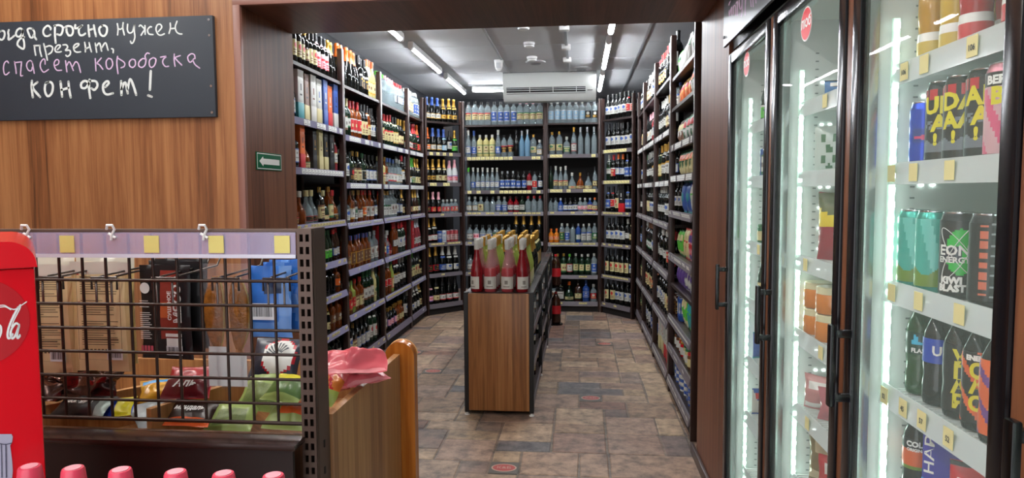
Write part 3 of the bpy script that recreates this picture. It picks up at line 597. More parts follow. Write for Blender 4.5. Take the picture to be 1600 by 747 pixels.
for ri, rw in enumerate(rows):
    for ci, code in enumerate(rw.split()):
        x = (-.652, -.565, -.455, -.363)[ci]+random.uniform(-.002, .002); y = 4.30+.092*ri+(.03*(ri-6) if ri > 6 else 0)+random.uniform(-.003, .003)
        nm = {'Up': 'pink rose wine bottle, white capsule', 'Ur': 'deep red rose wine bottle, white capsule', 'Ue': 'pale green white wine bottle', 'Ck': 'black sparkling wine bottle, gold foil', 'Wg': 'green wine bottle, gold cap'}[code[:2]]
        p = proto(code); o = place(p, (x, y, IZ+.0008), random.uniform(-.12, .12)+(.5 if (ri, ci) == (0, 3) else (-.7 if (ri, ci) == (0, 0) else 0)), '%s, %s from left, %s on the island' % (nm, WHO[ci], ROWN[ri]), 'wine bottles on the island', .93 if code[0] == 'C' else 1.0)
# two big cola bottles at the island's far end
st = empty('bottle_stand', (-.25, 7.27, 0), 'slim black two-tier stand past the far end of the island', 'stand')
MB().box(-.335, -.325, 7.20, 7.34, 0, .80, 0).build('post', M_black, st)
for z in (.0, .40): MB().lathe([(0, z), (.075, z), (.075, z+.012), (0, z+.012)], 24, c=(-.252, 7.27, 0)).build('plate', M_black, st)
PET = [(0, 0), (.04, .0), (.052, .012), (.054, .03), (.052, .10), (.054, .105), (.054, .20), (.052, .205), (.051, .23), (.042, .27), (.022, .31), (.014, .325), (.014, .34), (0, .34)]
for z, w in ((.0128, 'lower'), (.4128, 'upper')):
    o = link('cola_bottle', MB().lathe(PET, 20).mesh('cola_bottle', [bodymat('n')], 50), None, (-.252, 7.27, z)); tag(o, 'large dark cola bottle with red label, on the %s tier of the black stand' % w, 'bottle', 'large cola bottles')
    link('label', MB().lathe([(.0547, .108), (.0547, .198)], 20).mesh('label', [pm('r')], 60), o); link('cap', MB().lathe([(.0155, .322), (.0155, .343), (0, .344)], 14).mesh('cap', [pm('r')], 40), o)
# goods showing on the island's right-hand side
for si, z in enumerate((.0755, .3005, .5405)):
    for k in range(14):
        y = 4.36+k*.2
        if any(abs(y-q-.02) < .07 for q in IY): continue
        code = ('Bnyl', 'Bgwg', 'Dcwk')[si]; p = proto(code)
        place(p, (IX1-.06, y, z+.0005), PI/2, '%s, %s from the front, %s of the island' % (p[3], ORD[k], ('bottom shelf', 'middle shelf', 'upper shelf')[si]), 'bottles on the island shelves', .82)

# ------------------------------------------------------------------ air conditioner and ceiling fittings
ac = empty('air_conditioner', (-.34, 7.93, CZ), 'white ceiling air conditioner above the back shelves', 'air conditioner')
X0, X1 = -.865, .185
pr = [(8.05, CZ-.004), (7.80, CZ-.004), (7.785, CZ-.03), (7.775, CZ-.10), (7.782, CZ-.17), (7.80, CZ-.23), (7.83, CZ-.285), (7.87, CZ-.315), (8.03, CZ-.315), (8.05, CZ-.28)]
MB().prism([(X0, y, z) for y, z in pr], (X1-X0, 0, 0)).build('housing', mat('ac_housing', '#cfd2cf', .35), ac, 25)
g = MB(); g.prism([(X0+.04, 7.777, CZ-.172), (X0+.04, 7.793, CZ-.225), (X0+.04, 7.80, CZ-.225), (X0+.04, 7.79, CZ-.172)], (X1-X0-.16, 0, 0)); g.build('air_outlet', M_blackm, ac)
for f in (.25, .62): z = CZ-.172-.053*f; y = 7.775+.016*f; MB().box(X0+.04, X1-.12, y-.003, y+.004, z-.002, z+.003).build('louver', M_white, ac)
for k in range(1, 4):
    x = X0+.04+(X1-X0-.16)*k/3.4; MB().prism([(x, 7.774, CZ-.172), (x, 7.79, CZ-.225), (x, 7.795, CZ-.225), (x, 7.78, CZ-.172)], (.006, 0, 0)).build('louver_bracket', M_white, ac)
MB().prism([(X0+.04, 7.795, CZ-.236), (X0+.04, 7.80, CZ-.243), (X0+.04, 7.806, CZ-.243), (X0+.04, 7.80, CZ-.236)], (X1-X0-.16, 0, 0)).build('lower_flap', mat('ac_flap', '#8d8f8c', .4), ac)
MB().box(X1-.10, X1-.04, 7.782, 7.79, CZ-.215, CZ-.207).build('display_slot', M_black, ac)
MB().box(X0, X1, 7.796, 8.05, CZ-.004, CZ-.0005).build('ceiling_gasket', M_blackm, ac)
for (x, y), w in (((-.451, 5.60), 'nearest the doorway'), ((-.455, 6.275), 'in the middle'), ((-.475, 6.93), 'farthest from the doorway')):
    o = MB().lathe([(0, 0), (.03, 0), (.044, .006), (.047, .016), (.047, .03)], 24, c=(0, 0, 0)).build('smoke_detector', M_white); o.location = (x, y, CZ-.045)
    tag(o, 'round white smoke detector on the ceiling, %s' % w, 'smoke detector', 'ceiling smoke detectors')
    b_ = MB().lathe([(.05, .03), (.052, .034), (.052, .045), (0, .045)], 24).mesh('base', [M_white], 40); link('base', b_, o); link('sensor_slot', MB().lathe([(.0475, .018), (.0475, .022)], 24).mesh('sensor_slot', [M_ink], 60), o)
o = MB().lathe([(0, -.11), (.015, -.11), (.03, -.095), (.04, -.06), (.046, -.01), (.046, 0), (0, 0)], 20, sq=2.6, sy=.7).build('motion_sensor', M_white); o.location = (-.824, 7.05, CZ); tag(o, 'white wedge-shaped motion sensor hanging from the ceiling', 'sensor')
link('lens', MB().box(-.025, .025, -.036, -.028, -.085, -.03, 0, .004).mesh('lens', [mat('sensor_lens', '#c9cdd0', .25)], 30), o)
for (x, y), w in (((-.455, 7.19), 'beside the smoke detectors'), ((.02, 7.60), 'near the air conditioner')):
    o = MB().lathe([(0, -.012), (.045, -.012), (.06, -.018), (.10, -.010), (.105, 0), (0, 0)], 28).build('ceiling_vent', M_ceil); o.location = (x, y, CZ); tag(o, 'round flat ceiling vent %s' % w, 'vent', 'round ceiling vents')
    link('vent_disc', MB().lathe([(0, -.026), (.05, -.026), (.055, -.022), (0, -.020)], 28).mesh('vent_disc', [mat('vent_grey', '#8f9296', .5)], 40), o)
o = empty('cable_conduit', (-.12, 6.3, CZ), 'thin white cable conduit with junction boxes along the ceiling', 'conduit')
MB().box(-.132, -.108, 5.3, 7.72, CZ-.018, CZ-.0005).build('channel', M_rail, o)
for y in (5.62, 6.36, 6.98): MB().box(-.165, -.085, y, y+.08, CZ-.045, CZ-.001, 0, .004).build('junction_box', M_white, o)

# ------------------------------------------------------------------ chalkboard, arrow sign
BY = WY0-.022
cbz0, cbz1 = 1.775, 2.234
cb = tag(MB().box(-3.02, -1.668, BY, WY0-.001, cbz0, cbz1, 0, .002).build('chalkboard', M_board), 'black chalkboard with handwritten white and pink chalk, on the wood wall', 'chalkboard')
for z in (cbz0+.02, cbz0+.14, cbz1-.09, cbz1-.02):
    MB().cyl((-1.685, BY-.003, z), (-1.685, BY+.001, z), .006, 10).build('screw', M_chrome, cb)
def on_board(ox, oy, s):
    def f(x, y): p = at(ox+x/s, oy+y/s, Y=BY-.0006); return (p.x, p.y, p.z)
    return f
def chalk(name, m, sets, parent, plane=on_board):
    mb = MB()
    for ox, oy, s, w, strokes in sets:
        for st_ in strokes: ribbon(mb, st_, w*s, plane(ox, oy, s))
    return mb.build(name, m, parent, 0)
T1 = (0, 25, 12.4545, 3.0, [[(20, 290), (75, 295), (92, 360), (65, 440), (25, 462), (-25, 420), (-30, 330), (20, 290)], [(172, 270), (158, 320), (168, 380), (165, 460), (215, 435), (280, 382)],
  [(450, 290), (400, 240), (340, 270), (310, 340), (330, 392), (380, 400), (430, 340), (448, 280)], [(440, 270), (442, 400), (470, 520), (468, 620), (430, 635), (345, 570), (350, 500), (400, 440), (470, 410)],
  [(640, 250), (575, 240), (535, 268), (560, 345), (590, 412), (635, 418), (650, 370)], [(632, 250), (668, 310), (672, 400), (708, 458)],
  [(985, 262), (985, 232), (930, 188), (862, 240), (840, 312), (870, 380), (930, 392), (982, 362)]])
T2 = (60, 25, 12.4545, 3.2, [[(322, 190), (320, 350), (337, 525)], [(310, 188), (400, 178), (470, 215), (468, 300), (430, 368), (365, 355)], [(510, 222), (575, 195), (650, 215), (675, 290), (650, 368), (590, 375), (552, 310), (545, 235)],
  [(718, 175), (715, 240), (780, 228), (852, 185)], [(835, 195), (790, 255), (790, 330), (820, 375), (870, 370), (912, 340)], [(972, 180), (978, 280), (992, 398)], [(990, 272), (1062, 250)], [(1078, 180), (1095, 280), (1120, 395)],
  [(1240, 190), (1187, 235), (1188, 310), (1222, 372), (1280, 388), (1325, 330), (1335, 235), (1290, 187), (1235, 190)]])
T3 = (165, 25, 10.67, 2.3, [[(195, 128), (208, 210), (200, 315)], [(202, 200), (245, 222), (290, 190)], [(293, 110), (287, 200), (312, 315)], [(367, 138), (363, 230), (395, 283), (450, 258), (478, 140)], [(480, 140), (478, 250), (488, 350), (462, 435), (430, 455), (415, 420)],
  [(560, 172), (580, 152), (615, 180), (648, 225), (615, 280), (592, 320)], [(656, 160), (660, 305)], [(765, 182), (738, 182), (700, 232), (722, 298), (790, 310)], [(882, 258), (935, 190), (912, 140), (862, 150), (840, 220), (870, 298), (920, 320), (980, 296)],
  [(1077, 118), (1080, 200), (1058, 290)], [(1080, 212), (1150, 206)], [(1190, 88), (1162, 180), (1182, 262), (1230, 296), (1272, 300)]])
T4 = (45, 60, 11.43, 2.4, [[(100, 128), (106, 200), (122, 300)], [(92, 130), (200, 126)], [(195, 130), (200, 220), (228, 322)], [(267, 95), (297, 220), (332, 388)], [(290, 158), (370, 132), (424, 162), (408, 240), (352, 285)],
  [(512, 200), (558, 150), (556, 120), (510, 126), (470, 180), (480, 234), (530, 246), (580, 236)], [(612, 116), (670, 116), (692, 160), (655, 214), (718, 210), (744, 240), (735, 290), (690, 322), (662, 300)],
  [(812, 180), (880, 130), (890, 96), (840, 102), (800, 150), (815, 220), (860, 246), (925, 240)], [(997, 72), (1010, 150), (1010, 240)], [(1010, 190), (1080, 155)], [(1077, 76), (1092, 150), (1118, 240)],
  [(1187, 86), (1212, 248)], [(1202, 150), (1262, 84), (1300, 228)], [(1302, 170), (1370, 78), (1416, 210)], [(1480, 182), (1508, 200), (1507, 255)]])
T7 = (40, 105, 7.62, 3.6, [[(75, 162), (72, 240), (86, 358)], [(140, 178), (86, 242), (172, 355)], [(270, 176), (236, 205), (230, 282), (262, 345), (310, 310), (325, 225), (298, 178), (242, 187)], [(415, 170), (425, 260), (435, 350)], [(430, 270), (510, 246)], [(510, 172), (520, 270), (537, 360)],
  [(760, 150), (755, 250), (770, 368)], [(752, 190), (710, 162), (665, 190), (665, 240), (710, 248), (752, 200)], [(770, 162), (838, 170), (855, 222), (820, 270), (785, 252)], [(950, 236), (990, 190), (970, 166), (925, 210), (930, 290), (970, 325), (1040, 310)],
  [(1137, 165), (1142, 330)], [(1140, 262), (1185, 180), (1216, 312)], [(1215, 262), (1245, 140), (1290, 240), (1316, 330)], [(1490, 45), (1480, 270)], [(1458, 336), (1502, 352)]])
T5 = (0, 80, 11.43, 1.9, [[(152, 210), (125, 176), (80, 212), (62, 300), (76, 398), (110, 420), (165, 376)], [(257, 185), (280, 300), (290, 398)], [(260, 205), (385, 190)], [(385, 195), (372, 330), (370, 435), (405, 436)],
  [(580, 205), (542, 166), (490, 200), (476, 270), (510, 340), (560, 345), (580, 280)], [(575, 190), (595, 300), (612, 395)], [(806, 232), (802, 160), (775, 140), (728, 200), (720, 280), (760, 360), (800, 370), (865, 326)],
  [(975, 260), (1040, 230), (1050, 170), (1010, 150), (970, 200), (975, 280), (1020, 340), (1100, 340)], [(1170, 170), (1195, 370)], [(1190, 260), (1240, 190), (1310, 345)], [(1302, 270), (1350, 190), (1400, 230), (1440, 380)]])
T6 = (135, 75, 8.42, 2.0, [[(116, 140), (126, 300)], [(126, 212), (195, 132)], [(130, 202), (170, 220), (216, 280)], [(290, 136), (260, 180), (270, 258), (310, 275), (345, 220), (330, 152), (290, 136)], [(410, 110), (400, 200), (416, 338)], [(412, 132), (498, 190), (498, 240), (456, 260)],
  [(600, 146), (566, 182), (570, 235), (610, 255), (644, 220), (638, 160), (600, 146)], [(785, 150), (740, 140), (692, 185), (690, 235), (730, 255), (772, 222), (786, 145)], [(782, 150), (772, 102), (800, 66), (828, 74)],
  [(880, 126), (832, 160), (830, 230), (860, 255), (900, 220), (914, 150), (880, 126)], [(975, 121), (1060, 106)], [(1060, 106), (1012, 150), (1006, 200), (1040, 243), (1082, 240)], [(1156, 80), (1155, 160), (1166, 240)], [(1235, 100), (1172, 125), (1190, 160), (1255, 225)],
  [(1430, 140), (1420, 90), (1380, 76), (1336, 112), (1340, 160), (1370, 188), (1415, 140)], [(1400, 160), (1430, 218), (1490, 265)]])
for T_, m_, l_ in ((T1, M_chalkw, 'white'), (T2, M_chalkw, 'white'), (T3, M_chalkw, 'white'), (T4, M_chalkw, 'white'), (T7, M_chalkw, 'white'), (T5, M_chalkp, 'pink'), (T6, M_chalkp, 'pink')): tag(chalk('chalk_word', m_, [T_], cb), '%s chalk word' % l_)
sx_ = OX0+.0005
sg = tag(MB().box(sx_, sx_+.004, 3.155, 3.432, 1.536, 1.622, 0, .001).build('arrow_sign', mat('sign_green', '#0c5a3c', .8, spec=.2)), 'green sign with white arrow pointing left, on the doorway side', 'sign')
q = MB(); y0, y1, z0, z1, t, X = 3.160, 3.427, 1.541, 1.617, .0035, sx_+.0045
for a, b_, c, d in ((y0, y1, z0, z0+t), (y0, y1, z1-t, z1), (y0, y0+t, z0, z1), (y1-t, y1, z0, z1)): q.add([(X, a, c), (X, b_, c), (X, b_, d), (X, a, d)], [(0, 1, 2, 3)])
q.build('border', M_white, sg, 0)
zc = 1.578; q = MB(); q.add([(X, 3.182, zc), (X, 3.222, zc-.024), (X, 3.226, zc-.014), (X, 3.405, zc-.014), (X, 3.405, zc+.014), (X, 3.226, zc+.014), (X, 3.222, zc+.024)], [(0, 1, 2, 3, 4, 5, 6)]); q.build('arrow', M_white, sg, 0)

# ------------------------------------------------------------------ coolers along the right
M_lining = mat('cooler_lining', '#cfd8d4', .35); M_wire_w = mat('white_wire', '#d6dcda', .3); M_railc = mat('clear_rail', '#dce8e8', .12, alpha=.62)
RZ = [1.690, 1.474, 1.212, .975, .735, .50, .25]
def cooler(yf, label, prices, led=True):
    o = empty('drinks_cooler', (.95, yf-.33, 0), label, 'cooler', 'glass door coolers'); n0, n1 = yf-.605, yf
    c = MB(); c.box(1.24, 1.27, yf-.64, yf-.002, .08, 2.0); c.box(.665, 1.24, yf-.012, yf-.002, .08, 2.0); c.box(.665, 1.24, yf-.64, yf-.605, .08, 2.0); c.box(.665, 1.24, yf-.604, yf-.013, 1.955, 2.0); c.box(.665, 1.24, yf-.604, yf-.013, .08, .12)
    c.build('cabinet', M_lining, o, 0)
    MB().box(.635, 1.27, yf-.64, yf-.002, 0, .079, 0, .002).build('plinth', M_blackm, o)
    d = MB(); w = .042
    d.box(.612, .636, n1-w, n1, .085, 1.98, 0, .006); d.box(.612, .636, n0, n0+w, .085, 1.98, 0, .006); d.box(.613, .635, n0+w, n1-w, 1.938, 1.98, 0, .006); d.box(.613, .635, n0+w, n1-w, .085, .135, 0, .006)
    fr = d.build('door', M_frame, o)
    ip = MB(); w2 = w-.010
    for q_ in ((n1-w2, n1-.002, .09, 1.975), (n0+.002, n0+w2, .09, 1.975)): ip.box(.6365, .660, q_[0], q_[1], q_[2], q_[3], 0, .002)
    ip.box(.6365, .660, n0+w2, n1-w2, 1.945, 1.975); ip.box(.6365, .660, n0+w2, n1-w2, .09, .125); ip.build('inner_profile', mat('door_inner_profile', '#c4d2d0', .22, .75), fr)
    MB().box(.624, .629, n0+w-.004, n1-w+.004, .13, 1.942).build('glass_pane', M_glass, fr, 0)
    hd = MB(); hy = yf-.035; hd.box(.566, .580, hy-.011, hy+.011, .925, 1.115, 0, .004); hd.box(.575, .615, hy-.009, hy+.009, 1.085, 1.103, 0, .003); hd.box(.575, .615, hy-.009, hy+.009, .937, .955, 0, .003)
    hd.build('handle', M_black, fr)
    # LED strips in the front corners, chips on a white carrier
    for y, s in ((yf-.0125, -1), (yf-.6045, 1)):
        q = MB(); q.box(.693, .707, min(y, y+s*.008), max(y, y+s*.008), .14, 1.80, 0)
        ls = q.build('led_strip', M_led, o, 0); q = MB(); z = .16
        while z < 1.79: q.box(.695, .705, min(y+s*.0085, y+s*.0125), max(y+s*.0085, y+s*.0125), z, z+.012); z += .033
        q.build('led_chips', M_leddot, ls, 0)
    for x in (.765, .790):  # glowing dots added on the wall to imitate LED reflections in the door glass
        q = MB(); z = .175
        while z < 1.79: q.box(x-.0045, x+.0045, yf-.0165, yf-.0125, z, z+.004); z += .066
        q.build('led_reflection_row', M_ledrefl, o, 0)
    q = MB(); z = .2
    while z < 1.85: q.box(.742, .752, yf-.0135, yf-.0125, z, z+.004); z += .025
    q.build('slotted_track', mat('slot_grey', '#7f8a88', .5), o, 0)
    for si, z in enumerate(RZ):
        q = MB(); q.box(.695, 1.235, yf-.600, yf-.018, z-.016, z-.010)
        y = yf-.595
        while y < yf-.02: q.box(.695, 1.235, y, y+.004, z-.010, z-.005); y += .018
        sh = q.build('shelf', M_wire_w, o, 0)
        MB().prism([(.695, yf-.600, z+.006), (.685 if z < 1.42 else .691, yf-.600, z-.042), (.688 if z < 1.42 else .694, yf-.600, z-.042), (.698, yf-.600, z+.006)], (0, .582, 0)).build('price_rail', M_railc, sh, 0)
        for fy, txt in prices[si] if si < len(prices) else ():
            x = .6855 if z < 1.42 else .690; q = MB(); q.box(x-.0012, x, fy-.017, fy+.017, z-.036, z+.001, 0)
            tg = q.build('price_tag', M_tag_y, sh, 0)
            if txt:
                t = text_mb(txt, .015, bold=.0004); xf(t, lambda v: Vector((x-.0018+v.y, fy-v.x, z-.02+v.z))); t.build('price_text', M_ink, tg, 0)
    return o
PC = [[(1.555, '106'), (1.47, ''), (1.30, '106')], [(1.60, ''), (1.50, ''), (1.36, '')], [(1.57, ''), (1.45, ''), (1.30, '')], [(1.59, '52'), (1.50, '45'), (1.42, '57'), (1.32, '52')], [(1.5, '')], [], []]
PB = [[(2.03, ''), (1.85, '')], [], [(2.15, '')], [(2.0, ''), (1.85, '')], [(2.1, ''), (1.9, '')], [], []]
KA = cooler(2.94, 'black framed glass cooler nearest the doorway, farthest from the camera', [[], [], [(2.7, '')], [(2.6, '')], [], [], []])
KB = cooler(2.288, 'black framed glass cooler between two others, with jars and packed food', PB)
KC = cooler(1.639, 'black framed glass cooler full of cans and drink bottles', PC)
KD = cooler(.984, 'black framed glass cooler at the right edge, mostly out of view', [])
for k, yf in enumerate((2.94, 2.288, 1.639, .984)):
    MB_ = MB().box(.618, .664, yf-.648, yf-.607, 0, 1.98, 0, .004); struct('trim_%d' % (k+5), MB_, wood('filler_wood', '#4a2a1a', '#6a4029', '#875a3e', .5, .3, tone=.05))
struct('trim_9', MB().box(.632, 1.33, .2, 2.955, 2.0015, 2.30), M_black)
sb = tag(MB().box(.592, .604, .22, 2.952, 2.012, 2.52, 0, .002).build('sign_board', mat('signboard_black', '#161a22', .3)), 'black chalk sign board running above the coolers', 'sign')
MB().box(.605, .631, .25, 2.94, 2.06, 2.48).build('mounting_batten', M_blackm, sb)
MB().cyl((.588, 2.93, 2.05), (.593, 2.93, 2.05), .007, 10).build('screw', M_chrome, sb)
def on_sign(ox, oy, s):
    def f(x, y): p = at(ox+x/s, oy+y/s, X=.5914); return (p.x, p.y, p.z)
    return f
SGN = (1130, 0, 9.333, 1.3, [[(84, 78), (90, 45), (106, 18)], [(88, 150), (84, 190), (90, 235)], [(88, 228), (110, 150), (124, 100), (122, 160), (128, 225)], [(150, 205), (148, 110), (168, 75), (182, 115), (184, 225)], [(186, 50), (208, 22), (207, 120), (206, 225)],
  [(234, -20), (238, 100), (254, 135), (272, 70), (276, -20)], [(275, 60), (274, 180), (262, 242)], [(326, -20), (322, 90), (318, 222)], [(398, -20), (404, 50), (408, 98)], [(432, -20), (438, 100)], [(474, -20), (478, 46)]])
chalk('chalk_word', M_chalkp, [SGN], sb, on_sign)
for door_o, y, z in ((KA, 2.676, 1.895), (KB, 1.996, 1.88)):
    fr = [c for c in door_o.children if c.name.startswith('door')][0]; q = MB(); X = .6236; n = 32
    q.add([(X, y+.047*math.cos(2*PI*k/n), z+.047*math.sin(2*PI*k/n)) for k in range(n)]+[(X-.0006, y+.043*math.cos(2*PI*k/n), z+.043*math.sin(2*PI*k/n)) for k in range(n)], [tuple(range(n)), tuple(range(n, 2*n))], [1, 0])
    t = text_mb('люб', .042, bold=.0012); xf(t, lambda v: Vector((X-.0010, y-v.x, z+.004+v.z))); q.add(t.v, t.f, 1)
    q.build('sticker', [mat('sticker_red', '#d81e2c', .4), M_white], fr, 0)

# ------------------------------------------------------------------ drinks in the cooler at the right
def wrap(mb, txt, size, R, z, th=0, mi=1, bold=.0, rot=False, sy=1):
    t = text_mb(txt, size, bold=bold, sub=.004)
    for v in t.v:
        u, w = (v[0], v[2]*sy) if not rot else (-v[2]*sy, v[0]); a = -PI/2+th+u/R; mb.v.append((R*math.cos(a), R*math.sin(a), z+w))
    o = len(mb.v)-len(t.v); mb.f += [tuple(i+o for i in f) for f in t.f]; mb.m += [mi]*len(t.f)
def skin(R, z0, z1, paint, mats, nx=48, nz=40, rfun=None):
    mb = MB(); vs = [((rfun(z0+(z1-z0)*j/nz) if rfun else R)*math.cos(-PI/2-PI+2*PI*i/nx), (rfun(z0+(z1-z0)*j/nz) if rfun else R)*math.sin(-PI/2-PI+2*PI*i/nx), z0+(z1-z0)*j/nz) for j in range(nz+1) for i in range(nx)]
    fs = [(j*nx+i, j*nx+(i+1) % nx, (j+1)*nx+(i+1) % nx, (j+1)*nx+i) for j in range(nz) for i in range(nx)]
    mb.add(vs, fs, [paint((i+.5)/nx*2-1, (j+.5)/nz) for j in range(nz) for i in range(nx)]); return mb
def facing(p): return math.atan2(CAM.y-p[1], CAM.x-p[0])+PI/2
CANP = {'big': (.033, .168), 'slim': (.0265, .135)}
def can(px, X, z, kind, base, paint, mats, texts, label, turn=0, py=300, grp='cans in the right-hand cooler'):
    X -= .06; R, H = CANP[kind]; p = at(px, py, X=X); p.y = min(p.y, 1.639-.022-R); prof = [(0, .003), (R*.72, .003), (R*.8, 0), (R*.86, .002), (R, .012), (R, H-.016), (R*.88, H-.004), (R*.86, H-.002), (R*.84, H), (R*.8, H-.004), (0, H-.005)]
    o = link('drink_can', MB().lathe(prof, 24).mesh('drink_can', [mat('can_'+base, base, .25, .6)], 40), None, (X, p.y, z), facing((X, p.y))+turn); tag(o, label, 'can', grp)
    sk = skin(R+.0004, .012, H-.016, paint, mats)
    for tx in texts: wrap(sk, *tx[:1], tx[1], R+.0010, tx[2], tx[3], tx[4], tx[5] if len(tx) > 5 else 0, tx[6] if len(tx) > 6 else False)
    link('printed_wrap', sk.mesh('printed_wrap', mats, 60), o)
    link('lid_rim', MB().lathe([(R*.86, H-.003), (R*.88, H-.001), (R*.86, H+.0008), (R*.83, H)], 24).mesh('lid_rim', [M_chrome], 40), o)
    link('pull_tab', MB().box(-.006, .006, -.013, .008, H-.0045, H-.002, 0, .001).mesh('pull_tab', [M_chrome], 40), o); return o
mk = lambda n, c, r=.3, me=0: mat('pack_'+n, c, r, me)
K_, Y_, R_, W_, G_, B_, P_, O_, T_ = mk('black', '#17161a'), mk('yellow', '#d8cf1e'), mk('red', '#b8202c'), mk('white', '#e4e6e2'), mk('green', '#20b83c'), mk('blue', '#1c3fae'), mk('pink', '#d2567e'), mk('orange', '#d8602c'), mk('turquoise', '#3fa99a')
zc = RZ[1]-.004
can(1440, .79, zc, 'slim', '#1c45c4', lambda u, v: (1 if abs(v-.45) < .07+.05*math.sin(u*9) and abs(u) < .25 else 2) if .35 < v < .62 and abs(u) < .28 else 0, [mk('can_blue', '#1f46c8', .25, .4), mk('magenta', '#c93a6e'), mk('can_blue2', '#17338f', .3, .4)], [], 'slim blue energy drink can left of the yellow and black cans', .1)
def yb(u, v):
    if v < .10 or (v < .2 and abs(u) > .35): return 0
    if v < .24+.03*math.sin(u*20): return 3
    if v > .84: return 2 if (int(u*40) % 3) else 0
    if .14 < u < .45 and .3 < v < .72: return 1
    if .42 < v < .55 and abs(u) < .3: return 3 if int(u*60+v*30) % 3 else 0
    return 0
for i, (px, t1, t2) in enumerate(((1471, 'UD', 'A'), (1500, 'DA', 'AA'), (1536, 'AR', 'A'))):
    can(px, .80, zc, 'big', '#1a1a1e', yb, [K_, Y_, R_, mk('grey_car', '#6d7680')], [(t1, .046, .118, 0, 1, .002), (t2, .044, .082, 0, 1, .002), ('!', .03, .05, -.2, 1, .002)], 'black and yellow energy drink can with red top, %s of the three' % ('left', 'middle', 'right')[i], -.25)
can(1568, .80, zc, 'big', '#c98a9a', lambda u, v: 1 if (math.sin(u*14+v*9) > .35 and v < .8) else (2 if v > .82 else 0), [mk('can_rose', '#c9a0a8'), P_, K_, W_, Y_], [('BERRY', .02, .138, -.1, 3, .001), ('B', .04, .110, -.35, 4, .002)], 'pink patterned can beside the yellow and black cans', -.1)
zc = RZ[2]-.004
tq = lambda u, v: 2 if v < .22+.05*math.sin(u*12) else (1 if math.sin(u*9+v*3) > .6 else 0)
for i, px in enumerate((1424, 1461)): can(px, .796, zc, 'big', '#3fa99a', tq, [T_, mk('aqua', '#6cc8bc'), mk('kiwi', '#6a8a2c')], [('fresh', .03, .095, 0, 1, .001, True)] if False else [], 'turquoise drink can, %s of two beside the black and green can' % ('left', 'right')[i])
def eon(u, v):
    x, y = (u+.02)*3.1, (v-.57)*2.6
    if -.42 < u < .02 and .42 < v < .64: return 2
    if x*x+y*y*.9 < .62 and u < .35: return 1
    return 3 if (int(u*70)+int(v*60)) % 2 and u > .1 else 0
e_o = can(1502, .80, zc, 'big', '#1a1c20', eon, [K_, G_, mk('navy', '#141a34'), mk('grey_dot', '#3c4044'), W_], [('EON', .027, .094, -.42, 4, .0008), ('ENERGY', .0155, .076, -.42, 4, .0006), ('KIWI', .018, .036, -.52, 4, .0012), ('BLAST', .018, .021, -.50, 4, .0012)], 'black energy can with green disc, white EON lettering and orbit lines', .15)
q = MB(); R = .0346
def orb(cx, cz, a, b_, tilt, t0, t1):
    pts = []
    for k in range(37):
        t = t0+(t1-t0)*k/36; x, y = a*math.cos(t), b_*math.sin(t); u = cx+x*math.cos(tilt)-y*math.sin(tilt); w = cz+x*math.sin(tilt)+y*math.cos(tilt); th = -PI/2+u/R; pts.append((R*math.cos(th), R*math.sin(th), w))
    q.tube(pts, .0007, 5)
orb(-.004, .090, .014, .060, -.5, 0, 2*PI); orb(-.004, .090, .014, .058, .62, 0, 2*PI); q.mesh; link('orbit_lines', q.mesh('orbit_lines', [W_], 60), e_o)
can(1551, .80, zc, 'big', '#1c1c20', lambda u, v: 1 if (abs((v*7.6) % 1-.5) < .33 and abs(u+.05) < .055 and .08 < v < .98) else (2 if (abs((v*7.6) % 1-.5) < .1 and .04 < u < .18) else 0), [K_, mk('coral', '#c8644a'), mk('fine_print', '#8a8c90')], [], 'dark can with a column of orange dots beside the green disc can', -.1)
# PET bottles
PETP = [(0, .004), (.018, .0), (.028, .004), (.0315, .018), (.0315, .05), (.0295, .075), (.0315, .10), (.0315, .155), (.029, .172), (.020, .195), (.0135, .208), (.013, .222), (0, .222)]
def prad(z):
    for (r0, z0), (r1, z1) in zip(PETP[2:], PETP[3:]):
        if z0 <= z <= z1 and z1 > z0: return r0+(r1-r0)*(z-z0)/(z1-z0)
    return .0315
def pet(px, Y, X, z, liquid, wrapz, paint, mats, texts, capm, label, turn=0, grp='plastic bottles in the right-hand cooler', pos=None, sc=1):
    p = Vector((X, Y, 0)) if pos is None else Vector(pos)
    if pos is None: sc = .90
    o = link('plastic_bottle', MB().lathe(PETP, 20).mesh('plastic_bottle', [liquid], 50), None, (p.x, p.y, z), facing(p)+turn); tag(o, label, 'bottle', grp); o.scale = (sc, sc, sc)
    if wrapz:
        sk = skin(.0318, wrapz[0], wrapz[1], paint, mats, 40, 36, lambda zz: prad(zz)+.0005)
        for tx in texts: wrap(sk, tx[0], tx[1], .0324, tx[2], tx[3], tx[4], tx[5], tx[6])
        link('label', sk.mesh('label', mats, 60), o)
    if capm is None: cp = link('cap', MB().lathe([(.0168, .203), (.0170, .210), (.0150, .228), (.0135, .2315), (0, .2318)], 18).mesh('cap', [pinkcap], 40), o); link('cap_disc', MB().lathe([(.0105, .2316), (.0105, .2326), (0, .2328)], 16).mesh('cap_disc', [mat('cap_pale', '#e8a8b4', .3)], 40), cp); return o
    link('cap', MB().lathe([(.0148, .206), (.0152, .209), (.0150, .221), (.0135, .2255), (0, .2258)], 16).mesh('cap', [capm], 40), o); return o
zc = RZ[3]-.004
pet(0, 1.565, .747, zc, mat('green_soda', '#1f4a22', .08, alpha=.9), (.102, .156), lambda u, v: 1 if (abs(u) < .22 and .45 < v < .45+.5*max(0, 1-abs(((u+.22)*4.5) % 1-.5)*2)) else 0, [mk('deep_green', '#123a2a'), mk('cyan', '#3fb6d8'), W_], [('FLASH', .0145, .111, 0, 2, .0006, False)], K_, 'green soda bottle with cyan zigzag label, leftmost on its shelf')
